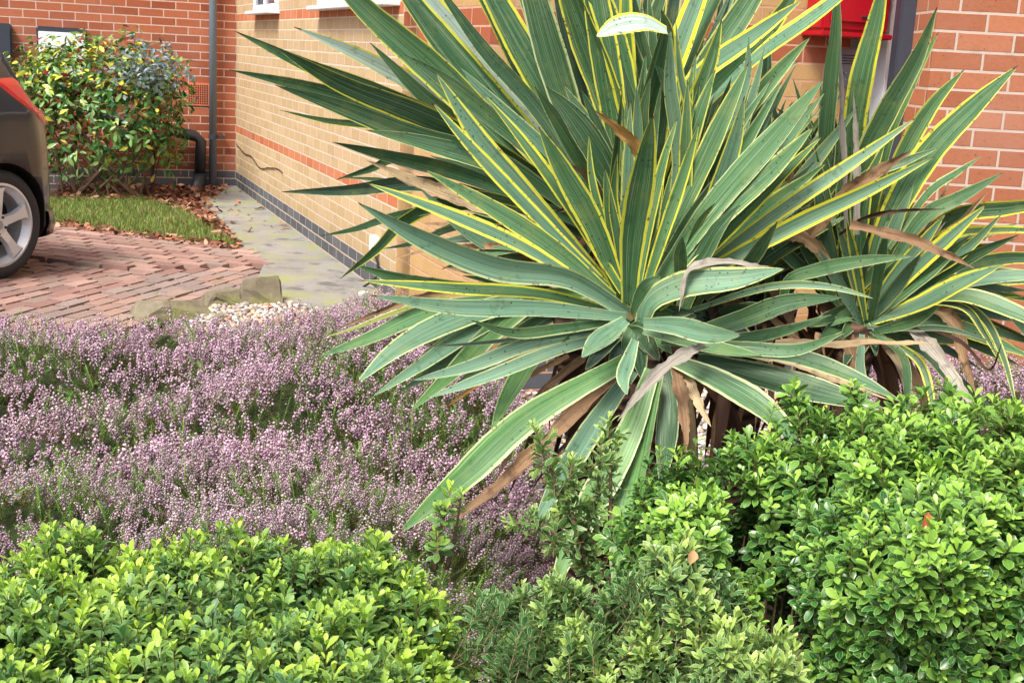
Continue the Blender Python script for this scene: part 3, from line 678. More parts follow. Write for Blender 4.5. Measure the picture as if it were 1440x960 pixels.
def make_hedge(name, label, cat, lobes, mat, tmpls, dens, seed, up=.75, layers=((0, 1), (.045, .9), (.10, .6)), scale=(.8, 1.15), bumps=.022, gap=None, zmin=.02, newb=.36):
    root = empty(name, (np.mean([l[0][0] for l in lobes]), np.mean([l[0][1] for l in lobes]), 0)); tag(root, label, cat)
    Ps, Ns, Ds = [], [], []
    for dep, fr in layers:
        p, n = hedge_points(lobes, dens*fr); Ps.append(p-n*dep-n*(rng.uniform(0, .03, len(p))[:, None])); Ns.append(n); Ds.append(np.full(len(p), dep))
    p, n, dpt = np.concatenate(Ps), np.concatenate(Ns), np.concatenate(Ds)
    p = p+n*(fbm(p, 14, seed)*bumps)[:, None]
    k = (p[:, 2] > zmin)&((n[:, 2] > -.35)); k &= ~((n[:, 1] > .8)&(n[:, 2] < .2)&(rng.random(len(p)) < .5))
    if gap is not None: k &= ~gap(p)
    g = fbm(p, 22, seed+5); k &= (g > -.95)
    p, n, dpt = p[k], n[k], dpt[k]; Z = n*.7+np.array([0, 0, up])+rng.normal(0, .28, p.shape)
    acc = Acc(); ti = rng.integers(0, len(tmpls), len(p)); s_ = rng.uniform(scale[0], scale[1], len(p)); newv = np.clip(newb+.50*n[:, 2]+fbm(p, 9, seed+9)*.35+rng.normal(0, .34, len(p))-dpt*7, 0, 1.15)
    for i, tm in enumerate(tmpls):
        q = np.where(ti == i)[0]
        if not len(q): continue
        V, F = scatter(tm, p[q], frames_to_mats(Z[q], rng.uniform(0, 6.28, len(q))), s_[q]); lc = np.tile(tm[2], (len(q), 1)).reshape(len(q), -1, 4).copy()
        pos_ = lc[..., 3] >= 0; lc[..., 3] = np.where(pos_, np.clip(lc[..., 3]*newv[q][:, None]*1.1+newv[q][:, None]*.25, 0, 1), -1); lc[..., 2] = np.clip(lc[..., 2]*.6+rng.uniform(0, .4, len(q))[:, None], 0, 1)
        acc.add(V, F, lc=lc.reshape(-1, 4))
    acc.build('foliage', mat, root)
    # branches
    bm = bmesh.new()
    for (c, r_, pw) in lobes:
        nb = max(4, int(26*r_[0]))
        for b in range(nb):
            bx = c[0]+random.uniform(-.85, .85)*r_[0]; by = c[1]+random.uniform(-.1, .6)*r_[1]
            for s2 in range(4):
                ex = bx+random.uniform(-.35, .35)*r_[0]*.5; ey = by+random.uniform(-.2, .3)*r_[1]; ez = c[2]+r_[2]*random.uniform(-.3, .6)
                tube(bm, [Vector((bx, by, 0))-root.location, Vector((bx*.7+ex*.3, by*.7+ey*.3, ez*.45))-root.location, Vector((ex, ey, ez))-root.location], [.005, .0035, .0015], 5)
    o = bm_obj('branches', bm, twig, root, smooth=True)
    return root
twig = simple('twig_bark', (118, 96, 76), .85, noise=.35, scale=60, bump=.4)
ow = ((0, .12), (.28, .5), (.58, 1.0), (.84, .86), (1.0, .12))
h_t = [sprig_template(100+i, nodes=6, gap=.0085, L=.0235, W=.50, rows=ow, open0=12, open1=66) for i in range(10)]
h_big = [sprig_template(140+i, nodes=6, gap=.009, L=.0255, W=.46, rows=ow, open0=8, open1=62, curl=.28) for i in range(10)]
nr_ = ((0, .12), (.25, .7), (.55, 1.0), (.8, .7), (1.0, .05))
v_t = [sprig_template(180+i, nodes=8, gap=.0078, L=.0245, W=.40, rows=nr_, open0=15, open1=66) for i in range(10)]
m_left = hedge_mat('light_green_hedge_leaf', (56, 108, 62), (96, 148, 84), (186, 220, 70), (186, 206, 140), .4, rough=.45, trans=.3)
m_right = hedge_mat('glossy_green_hedge_leaf', (32, 86, 40), (68, 126, 56), (166, 210, 76), (160, 198, 110), .7, rough=.3)
m_var = hedge_mat('cream_edged_leaf', (60, 118, 66), (98, 154, 82), (182, 214, 100), (220, 228, 170), .8, rough=.4, trans=.3)
def ctr(px, py, Y): return P(px, py, Y)
left_lobes = [((-.42, 1.66, .32), (.38, .38, .305), 4), ((-.235, 1.68, .33), (.19, .33, .29), 3.2), ((-.88, 1.46, .30), (.34, .34, .28), 3.6), ((-1.5, 1.5, .26), (.5, .45, .29), 4)]
right_lobes = [((1.05, 1.86, .44), (.66, .32, .455), 4), ((.46, 1.97, .42), (.17, .18, .42), 2.6), ((.60, 1.86, .42), (.20, .26, .46), 3), (ctr(965, 790, 1.88), (.095, .14, .165), 2.4), (ctr(1000, 900, 1.80), (.10, .12, .16), 2.4)]
mid_lobes = [(ctr(768, 890, 1.74), (.028, .05, .12), 2.2), (ctr(805, 945, 1.70), (.034, .06, .11), 2.2), (ctr(850, 1000, 1.66), (.05, .07, .09), 2.2), (ctr(905, 945, 1.68), (.045, .06, .12), 2.2), (ctr(950, 890, 1.72), (.06, .07, .17), 2.2), (ctr(1005, 965, 1.64), (.05, .06, .12), 2.2), (ctr(1085, 965, 1.60), (.05, .06, .08), 2.2)]
make_hedge('hedge_shrub', 'low clipped hedge with light yellow-green leaf tips in front of the heather', 'hedge', left_lobes, m_left, h_t, 1900, 21, bumps=.034, scale=(.7, 1.2))
def gapR(p): 
    c = P(1088, 828, 1.62); c2 = P(1215, 880, 1.6); return ((p[:, 0]-c[0])**2/.045**2+(p[:, 2]-c[2])**2/.06**2 < 1)|(((p[:, 0]-c2[0])**2/.035**2+(p[:, 2]-c2[2])**2/.03**2 < 1)&(p[:, 1] < 1.75))
make_hedge('hedge_shrub', 'taller glossy dark green hedge on the right below the spiky plant', 'hedge', right_lobes, m_right, h_big, 2000, 33, gap=gapR, newb=.2, bumps=.036, scale=(.65, 1.15))
var = make_hedge('variegated_shrub', 'small loose shrub with narrow cream-edged leaves between the two hedges', 'shrub', mid_lobes, m_var, v_t, 1700, 47, bumps=.010, newb=.5, up=1.0)
# upright shoots of the variegated shrub and of the hedges
def shoots(root, specs, tmpls, mat, seed):
    r = np.random.default_rng(seed)
    for (pts, Y, n) in specs:
        acc = Acc(); bm = bmesh.new()
        path = smooth_path([P(x, y, Y+dy) for x, y, dy in pts], n*3); tube(bm, [Vector(p)-root.location for p in path], list(np.linspace(.005, .0015, len(path))), 6)
        for i in range(n):
            p = path[min(len(path)-1, int((i+1)/n*len(path))-1)]; t_ = unit(path[-1]-path[0]); top = i == n-1
            for k in range(1 if top else 2):
                z = t_+(0 if top else 1)*r.normal(0, .75, 3); tm = tmpls[r.integers(0, len(tmpls))]; s_ = r.uniform(.75, 1.05)
                V, F = scatter(tm, (p+unit(z)*(.03 if not top else .01))[None], frames_to_mats(z[None], r.uniform(0, 6, 1)), np.array([s_])); lc = tm[2].copy(); lc[:, 3] = np.where(lc[:, 3] < 0, -1, lc[:, 3]*r.uniform(.1, 1.0)+(.45 if top else .15)); acc.add(V, F, lc=lc)
        so_ = acc.build('shoot', mat, root); st_ = bm_obj('stem', bm, twig, so_, smooth=True)
shoots(var, [(((835, 830, 0), (815, 760, 0), (790, 700, 0), (752, 605, 0)), 1.98, 12), (((835, 830, 0), (822, 770, 0), (838, 700, 0), (845, 625, 0)), 2.0, 9), (((800, 780, 0), (770, 740, 0), (720, 735, 0)), 1.95, 5), (((860, 760, .1), (858, 650, .1), (857, 592, .1)), 2.15, 6), (((812, 760, 0), (800, 690, 0), (805, 650, 0)), 1.97, 5)], v_t, m_var, 3)
hl = [o for o in col.objects if o.name.startswith('hedge_shrub')]
shoots(hl[0], [(((612, 800, 0), (620, 745, 0), (632, 692, 0)), 1.88, 3), (((628, 800, 0), (640, 750, 0), (648, 700, 0)), 1.90, 2)], h_t, m_left, 4)
shoots(hl[1], [(((1340, 620, 0), (1336, 580, 0), (1334, 545, 0)), 2.08, 5), (((1120, 600, 0), (1118, 552, 0)), 2.06, 5), (((1205, 600, 0), (1202, 550, 0)), 2.06, 5)], h_big, m_right, 5)
dl = simple('russet_dead_leaf', (178, 96, 52), .7, noise=.3, scale=60)
for px, py, Y, lab in ((1296, 754, 1.60, 'single russet dead leaf caught upright on the right hedge face'), (970, 793, 1.6, 'small tan dead leaf caught on the cream-edged shrub')):
    V, F, _ = leaf_template(.034 if px > 1200 else .020, .016, .2, .2); bm = bmesh.new(); vs = [bm.verts.new(v) for v in V]
    for f in F: bm.faces.new([vs[i] for i in f])
    o = bm_obj('dead_leaf', bm, dl if px > 1200 else simple('tan_dead_leaf', (196, 158, 108), .8, noise=.3, scale=60), None, smooth=True); o.location = P(px, py, Y); o.rotation_euler = (R(95), R(-75), R(10)); tag(o, lab, 'dead leaf')

# ================================================================== HEATHER
hm = NT('heather'); at = hm.attr('tint'); hm.L(at.outputs[0], hm.b.inputs['Base Color']); hm.b.inputs['Roughness'].default_value = .65; hm.b.inputs['Specular IOR Level'].default_value = .2; translucent(hm, at.outputs[0], .25)
OV = np.array([[0, 0, .55], [1, 0, 0], [0, 1, 0], [-1, 0, 0], [0, -1, 0], [0, 0, -1.0]]); OF = np.array([[0, 1, 2], [0, 2, 3], [0, 3, 4], [0, 4, 1], [5, 2, 1], [5, 3, 2], [5, 4, 3], [5, 1, 4]])
def spike_template(seed, bells=22, bs=.0034, L=.05, needles=44, foot=.05):
    r = np.random.default_rng(seed); Vs, Fs, Ts = [], [], []; n = 0
    pale = np.array(s2l((236, 212, 224))); deep = np.array(s2l((184, 140, 168))); dk = np.array(s2l((120, 60, 92)))
    for i in range(bells):
        h = L*(i+r.random())/bells; a = i*2.4; rad = .0050*(1-.35*h/L); d = np.array([math.cos(a), math.sin(a), -.25+r.normal(0, .3)]); z = unit(-d); M = frames_to_mats(z[None])[0]
        s_ = bs*r.uniform(.6, 1.5); V = (OV*np.array([.62, .62, 1.1])*s_)@M.T+np.array([rad*math.cos(a), rad*math.sin(a), h]); c = pale*(1-(q := r.random()))+deep*q; c = c*r.uniform(.8, 1.1)
        T = np.tile(c, (6, 1)); T[0] = dk*.5+c*.5; Vs.append(V); Fs.append(OF+n); Ts.append(T); n += 6
    grn = [np.array(s2l(c)) for c in ((106, 150, 66), (74, 116, 56), (136, 172, 78))]
    for i in range(needles):
        h = -foot+(foot+L*1.02)*(i/needles); a = i*2.1; l = .009*r.uniform(.8, 1.3); o_ = np.array([0, 0, h]); d = unit([math.cos(a), math.sin(a), .6]); sdv = np.array([-math.sin(a), math.cos(a), 0])*.0009
        Vs.append(np.array([o_-sdv, o_+sdv, o_+d*l])); Fs.append(np.array([[0, 1, 2]])+n); Ts.append(np.tile(grn[i % 3], (3, 1))); n += 3
    w_ = .0009; Vs.append(np.array([[-w_, 0, -foot], [w_, 0, -foot], [0, 0, L], [0, -w_, -foot], [0, w_, -foot], [0, 0, L]])); Fs.append(np.array([[0, 1, 2], [3, 4, 5]])+n); Ts.append(np.tile(np.array(s2l((120, 84, 60))), (6, 1)))
    return np.concatenate(Vs), np.concatenate(Fs), np.c_[np.concatenate(Ts), np.ones(n+6)]
spk = [spike_template(300+i, bells=int(random.uniform(18, 34)), L=random.uniform(.03, .065)) for i in range(6)]
grn_t = [spike_template(320+i, bells=2, needles=60, L=.05) for i in range(3)]
spk_far = [spike_template(340+i, bells=15, bs=.0046, L=random.uniform(.035, .06), needles=16) for i in range(5)]
def heather(name, poly, n_near, hfun, label, flower, far=3.2, lean=.6):
    q = rand_in(poly, n_near); Y = np.hypot(q[:, 0], q[:, 1]); q = q[(rng.random(len(q)) < np.clip((3.1/Y)**1.2, .3, 1))]
    p3 = np.c_[q, np.zeros(len(q))]; h = hfun(q); e = .02; gx = (hfun(q+[e, 0])-hfun(q-[e, 0]))/(2*e); gy = (hfun(q+[0, e])-hfun(q-[0, e]))/(2*e); nrm = np.c_[-gx, -gy, np.ones(len(q))]; nrm /= np.linalg.norm(nrm, axis=1, keepdims=True)
    fl = flower(q); lay = rng.random(len(q)); p = np.c_[q, h-.045-lay**2*.05]
    clump = np.c_[fbm(p3, 9, 61), fbm(p3+5, 9, 63)]; Z = nrm*.7+np.c_[clump*.5, np.full(len(q), .55)]+rng.normal(0, lean*.55, p.shape); s_ = rng.uniform(.75, 1.25, len(q)); acc = Acc()
    near = np.hypot(p[:, 0], p[:, 1]) < far; bl = rng.random(len(q)) < fl; tl = rng.uniform(.8, 1.28, len(q))
    for msk, tms in ((near&bl, spk), (~near&bl, spk_far), (~bl, grn_t)):
        ids = np.where(msk)[0]; ti = rng.integers(0, len(tms), len(ids))
        for i, tm in enumerate(tms):
            k = ids[ti == i]
            if not len(k): continue
            V, F = scatter(tm, p[k], frames_to_mats(Z[k], rng.uniform(0, 6.28, len(k))), s_[k]*(1.0 if tms is spk else 1.1)); T = (tm[2][None]*np.c_[tl[k], tl[k], tl[k], np.ones(len(k))][:, None, :]).reshape(-1, 4); acc.add(V, F, tint=T)
    # dark woody mass below
    o = acc.build(name, hm.m); tag(o, label, 'heather', kind='stuff'); return o
bumps_ = [(G(478, 492)[:2], .13, .22), (G(650, 560)[:2], .06, .2)]
def dome(poly, H, edge):
    poly = np.array(poly)
    def f(q):
        dmin = np.full(len(q), 9.0)
        for i in range(len(poly)):
            a, b = poly[i], poly[(i+1) % len(poly)]; ab = b-a; t_ = np.clip(((q-a)@ab)/(ab@ab+1e-9), 0, 1); dmin = np.minimum(dmin, np.linalg.norm(q-(a+t_[:, None]*ab), axis=1))
        k = np.clip(dmin/edge, 0, 1); k = np.sqrt(1-(1-k)**2); p3 = np.c_[q, np.zeros(len(q))]
        return k*H*(1+.20*fbm(p3, 3.2, 71)+.17*fbm(p3, 8, 73)+.12*fbm(p3, 19, 74))+.01+k*sum(a_*np.exp(-((q-c_)**2).sum(1)/s_**2) for c_, a_, s_ in bumps_)
    return f
hp = [G(x, y, .0)[:2] for x, y in ((-420, 560), (60, 545), (200, 540), (330, 532), (440, 520), (480, 482), (540, 480), (600, 505), (700, 545), (770, 650), (760, 900), (745, 1240), (500, 1240), (0, 1240), (-420, 1300))]
def flw(q):
    p3 = np.c_[q, np.zeros(len(q))]; f = np.clip(.72+.5*fbm(p3, 7.5, 81)+.35*fbm(p3, 24, 82), .05, 1)
    for px, py, rx in ((640, 600, .25), (450, 560, .10), (740, 960, .16), (690, 850, .30), (670, 780, .16)):
        c = G(px, py, .25)[:2]; d = np.linalg.norm(q-c, axis=1); f = np.where(d < rx, np.minimum(f, .15+.5*(d/rx)**2), f)
    return f
heather('heather_bed', hp, 19000, dome(hp, .33, .62), 'wide mound of pale pink-lilac flowering heather on the left', flw)
hp2 = [G(x, y, 0)[:2] for x, y in ((1180, 592), (1300, 588), (1440, 590), (1900, 600), (1900, 760), (1440, 740), (1180, 700))]
heather('heather_bed', hp2, 5200, dome(hp2, .32, .3), 'patch of pale pink heather below the orange-red brick wall on the right', lambda q: np.clip(.8+.3*fbm(np.c_[q, np.zeros(len(q))], 6, 85), .1, 1))
# dark mat under the heather: twiggy peat-coloured mound
def mound(name, poly, f, drop, mat):
    poly = np.array(poly); lo, hi = poly.min(0), poly.max(0); n1, n2 = 90, 90; gx = np.linspace(lo[0], hi[0], n1); gy = np.linspace(lo[1], hi[1], n2); X, Yg = np.meshgrid(gx, gy, indexing='ij'); q = np.c_[X.ravel(), Yg.ravel()]; ins = inpoly(q, poly); z = np.where(ins, np.maximum(f(q)-drop, -.02), -.06)
    V = np.c_[q, z]; idx = np.arange(n1*n2).reshape(n1, n2); F = np.stack([idx[:-1, :-1], idx[1:, :-1], idx[1:, 1:], idx[:-1, 1:]], -1).reshape(-1, 4); F = F[ins[F].any(1)]; o = build_np(name, V, F, None, mat); tag(o, kind='structure'); return o
peat = NT('heather_peat'); n_ = peat.noise(peat.coord(), 60, 6, .8); peat.L(peat.mix(n_, C4(34, 44, 22), C4(84, 100, 48)), peat.b.inputs['Base Color']); peat.b.inputs['Roughness'].default_value = 1; peat.bump(n_, 1, .02)
mound('heather_ground', hp, dome(hp, .33, .62), .12, peat.m); mound('heather_ground', hp2, dome(hp2, .32, .3), .10, peat.m)

# ================================================================== SHRUB by the far wall
sb = G(150, 276); sh = empty('leafy_shrub', sb); tag(sh, 'rounded evergreen shrub with green, yellow and red leaves against the red wall', 'shrub')
lm = NT('shrub_leaf'); at = lm.attr('tint'); lm.L(at.outputs[0], lm.b.inputs['Base Color']); lm.b.inputs['Roughness'].default_value = .35; translucent(lm, at.outputs[0], .2)
n = 7000; d = rng.normal(size=(n, 3)); d /= np.linalg.norm(d, axis=1, keepdims=True); rad = rng.uniform(.45, 1.0, n)**.5
c0 = P(134, 160, sb[1]); rr_ = np.array([.84, .55, .66]); pos = c0+np.sign(d)*np.abs(d)**.8*rr_*rad[:, None]*(1+.17*fbm(d, 4, 91))[:, None]
keep = (pos[:, 2] > .12)&(rng.random(n) < np.clip((pos[:, 2]-.05)/.7, .08, 1))&(fbm(pos, 9, 93) > -.55); pos, d, rad = pos[keep], d[keep], rad[keep]; n = len(pos)
Tm = leaf_template(1, .40, .25, .12); pal = np.array([s2l(c) for c in ((50, 100, 50), (76, 128, 58), (108, 158, 78), (142, 176, 104))]); T = pal[rng.integers(0, 4, n)]*rng.uniform(.7, 1.15, (n, 1))
yl = rng.random(n) < .07+.22*(pos[:, 2] > c0[2]+.25); T[yl] = np.array(s2l((214, 212, 84)))*rng.uniform(.8, 1.1, (yl.sum(), 1)); rd = rng.random(n) < .08; T[rd] = np.array(s2l((132, 52, 40)))
M = frames_to_mats(d*.6+np.array([0, 0, .5])+rng.normal(0, .5, (n, 3)), rng.uniform(0, 6.28, n)); V, F = scatter(Tm, pos, M, rng.uniform(.055, .10, n))
V = V; build_np('foliage', V, F, {'tint': np.repeat(np.c_[T, np.ones(n)], 15, 0)}, lm.m, sh)
bm = bmesh.new()
for k in range(26):
    a = random.uniform(0, 6.28); e = c0+np.array([math.cos(a)*.55, math.sin(a)*.35, random.uniform(-.25, .4)]); s_ = sb+np.array([random.uniform(-.35, .35), random.uniform(-.15, .15), 0]); m_ = (s_+e)/2+np.array([0, 0, -.06])
    tube(bm, [Vector(p)-sh.location for p in smooth_path([s_, m_, e], 8)], list(np.linspace(.014, .004, 8)), 6)
bm_obj('stems', bm, twig, sh, smooth=True)
# bluish leafy plant growing through the shrub's top right
s2 = empty('blue_grey_plant', sb+np.array([.35, -.35, 0])); tag(s2, 'blue-grey leafed climber spilling over the top right of the rounded shrub', 'plant')
n = 420; c1 = P(208, 98, sb[1]-.38); pos = c1+rng.normal(0, 1, (n, 3))*np.array([.17, .10, .10])+np.array([0, 0, 0]); T = np.array(s2l((112, 134, 134)))*rng.uniform(.5, 1.2, (n, 1))
V, F = scatter(Tm, pos, frames_to_mats(rng.normal(0, .5, (n, 3))+np.array([.1, -.4, .6]), rng.uniform(0, 6.28, n)), rng.uniform(.04, .075, n)); build_np('foliage', V, F, {'tint': np.repeat(np.c_[T, np.ones(n)], 15, 0)}, lm.m, s2)
bm = bmesh.new()
for k in range(9):
    e = c1+np.array([random.gauss(0, .16), random.gauss(0, .05), random.uniform(0, .22 if k > 5 else .1)]); tube(bm, [Vector((0, .5, 0)), Vector(c1)*.5+Vector(e)*.5-Vector(s2.location)-Vector((0, -.25, .3)), Vector(e)-s2.location], [.006, .004, .002], 5)
bm_obj('stems', bm, simple('purple_stem', (92, 60, 60), .8), s2)
# ================================================================== YUCCA
yt = NT('yucca_leaf'); at = yt.attr('lc'); sp = yt.n('SeparateColor'); yt.L(at.outputs[0], sp.inputs[0]); uR, vR, qR = sp.outputs[0], sp.outputs[1], sp.outputs[2]; mw = at.outputs['Alpha']
ti = yt.attr('tint'); yel = ti.outputs['Alpha']
us = yt.math('SUBTRACT', yt.math('MULTIPLY', uR, 2.0), 1.0); ua = yt.math('ABSOLUTE', us)
vec = yt.xyz(yt.math('MULTIPLY', uR, 16.0), yt.math('MULTIPLY', vR, 1.3), yt.math('MULTIPLY', qR, 91.0)); st = yt.noise(vec, 1.0, 3, .6)
vec2 = yt.xyz(yt.math('MULTIPLY', uR, 60.0), yt.math('MULTIPLY', vR, 2.0), yt.math('MULTIPLY', qR, 37.0)); st2 = yt.noise(vec2, 1.0, 2, .5)
vec3 = yt.xyz(yt.math('MULTIPLY', uR, 5.0), yt.math('MULTIPLY', vR, .8), yt.math('MULTIPLY', qR, 53.0)); st3 = yt.noise(vec3, 1.0, 2, .5)
thr = yt.math('SUBTRACT', 1.0, mw)
ue = yt.math('ADD', ua, yt.math('MULTIPLY', yt.math('SUBTRACT', st3, .5), .42))
mk = yt.ss(ue, yt.math('SUBTRACT', thr, .02), yt.math('ADD', thr, .035))
inner = yt.mix(yt.ss(st, .34, .66), yt.mix(.5, ti.outputs[0], (.02, .05, .02, 1)), ti.outputs[0])
inner = yt.mix(yt.math('MULTIPLY', yt.ss(st2, .52, .66), .42), inner, C4(178, 204, 172))
band2 = yt.math('MULTIPLY', yt.ss(st, .60, .66), yt.ss(ue, yt.math('SUBTRACT', thr, .35), thr))
mcol = yt.mix(yel, C4(184, 200, 140), C4(232, 226, 48))
inner = yt.mix(yt.math('MULTIPLY', band2, .55), inner, yt.mix(.5, mcol, C4(140, 168, 90)))
mcol = yt.mix(yt.math('MULTIPLY', yt.ss(st2, .5, .7), .3), mcol, C4(170, 190, 84))
c = yt.mix(mk, inner, mcol)
c = yt.mix(yt.math('MULTIPLY', yt.ss(ua, .965, .99), .6), c, C4(218, 218, 180))
obj = yt.coord('Object')
mot = yt.noise(obj, 14, 5, .7); c = yt.mix(yt.math('MULTIPLY', yt.ss(mot, .48, .70), .42), c, yt.mix(.5, c, C4(150, 158, 84)))
mot2 = yt.noise(obj, 23, 6, .75); c = yt.mix(yt.math('MULTIPLY', yt.ss(mot2, .56, .66), .40), c, C4(40, 62, 40))
scar = yt.noise(obj, 46, 5, .75); c = yt.mix(yt.math('MULTIPLY', yt.math('MULTIPLY', yt.ss(ua, .72, .9), yt.ss(scar, .585, .63)), .85), c, C4(116, 84, 56))
vo = yt.n('TexVoronoi'); yt.L(obj, vo.inputs['Vector']); vo.inputs['Scale'].default_value = 75; spk_ = yt.noise(obj, 9, 3)
big = yt.noise(obj, 140, 3, .7)
sk = yt.math('MULTIPLY', yt.math('LESS_THAN', yt.math('ADD', vo.outputs[0], yt.math('MULTIPLY', big, .25)), .30), yt.ss(spk_, .50, .58)); c = yt.mix(yt.math('MULTIPLY', sk, .75), c, C4(38, 52, 36))
tip = yt.math('GREATER_THAN', yt.math('ADD', vR, yt.math('MULTIPLY', st3, .04)), yt.math('ADD', .995, yt.math('MULTIPLY', qR, .02))); c = yt.mix(tip, c, C4(92, 56, 40))
yt.L(c, yt.b.inputs['Base Color']); yt.b.inputs['Roughness'].default_value = .46; yt.b.inputs['Specular IOR Level'].default_value = .5
yt.bump(yt.math('ADD', st2, yt.math('MULTIPLY', st, .6)), .30, .0015); translucent(yt, c, .10)
dt = NT('dead_yucca_leaf'); at = dt.attr('lc'); sp = dt.n('SeparateColor'); dt.L(at.outputs[0], sp.inputs[0]); ti = dt.attr('tint'); obj = dt.coord('Object')
v4 = dt.xyz(dt.math('MULTIPLY', sp.outputs[0], 14.0), dt.math('MULTIPLY', sp.outputs[1], 2.5), dt.math('MULTIPLY', sp.outputs[2], 71.0)); s4 = dt.noise(v4, 1.0, 5, .7); b4 = dt.noise(obj, 26, 5, .65)
c = dt.mix(dt.ss(s4, .3, .7), dt.mix(.55, ti.outputs[0], (.03, .015, .008, 1)), ti.outputs[0]); c = dt.mix(dt.math('MULTIPLY', dt.ss(b4, .52, .66), dt.math('MULTIPLY', at.outputs['Alpha'], .8)), c, C4(58, 34, 24))
dt.L(c, dt.b.inputs['Base Color']); dt.b.inputs['Roughness'].default_value = .75; dt.bump(s4, .6, .003); translucent(dt, c, .12)

TONE = {'d': ((46, 86, 50), (64, 106, 60)), 'm': ((68, 112, 66), (88, 134, 80)), 'g': ((96, 140, 108), (118, 158, 128)), 'b': ((84, 136, 66), (104, 152, 78)), 'p': ((176, 198, 186), (192, 210, 196)), 'o': ((128, 136, 48), (150, 150, 60)), 'k': ((40, 66, 52), (50, 80, 60)),
        'T': ((200, 172, 128), (222, 196, 154)), 'B': ((150, 116, 84), (190, 154, 112)), 'W': ((158, 150, 138), (192, 184, 168)), 'O': ((196, 144, 70), (210, 160, 90)), 'K': ((78, 52, 40), (98, 66, 50))}
def blade(acc, pts3, wdt, tone, marg, yelw, r, baseW=.5, fold=None, tilt=None, peak=.52, wav=0.0, nseg=26, M_=7, rag=.03):
    jt = r.uniform(0, 9)
    C_ = smooth_path(pts3, nseg); T = np.gradient(C_, axis=0); T /= np.linalg.norm(T, axis=1, keepdims=True)
    v = np.linspace(0, 1, nseg)
    prof = np.where(v < peak, baseW+(1-baseW)*np.sin(np.clip(v/peak, 0, 1)*math.pi/2)**1.3, np.clip(1-((v-peak)/(1-peak))**1.75, 0, 1)**.90)
    prof = np.maximum(prof, .02)
    if tilt is None: tilt = r.normal(0, .38)
    if fold is None: fold = r.uniform(.10, .28)
    tw = r.normal(0, .22); V = []; LC = []
    for i in range(nseg):
        view = CAM-C_[i]; S = np.cross(T[i], view); S = S/(np.linalg.norm(S)+1e-9); Nn = np.cross(S, T[i]); a = tilt+tw*(v[i]-.5)
        S2 = S*math.cos(a)+Nn*math.sin(a); N2 = -S*math.sin(a)+Nn*math.cos(a); w_ = wdt*.5*prof[i]*(1+rag*math.sin(v[i]*23+jt)*.5+rag*math.sin(v[i]*61+jt*3)*.5)
        for k in range(M_):
            u = -1+2*k/(M_-1); z = fold*(abs(u)**1.5)*w_ + (wav*w_*math.sin(v[i]*17+u*2.5+tilt*9)*(abs(u)**2))
            V.append(C_[i]+S2*(u*w_)+N2*z); LC.append(((u+1)/2, v[i], 0, marg))
    q = r.random(); LC = np.array(LC); LC[:, 2] = q; lo, hi = TONE[tone]; f = r.random(); tint = np.array(s2l(lo))*(1-f)+np.array(s2l(hi))*f
    idx = np.arange(nseg*M_).reshape(nseg, M_); F = np.stack([idx[:-1, :-1], idx[:-1, 1:], idx[1:, 1:], idx[1:, :-1]], -1).reshape(-1, 4)
    acc.add(np.array(V), F, lc=LC, tint=np.tile(np.r_[tint, yelw], (len(V), 1)))
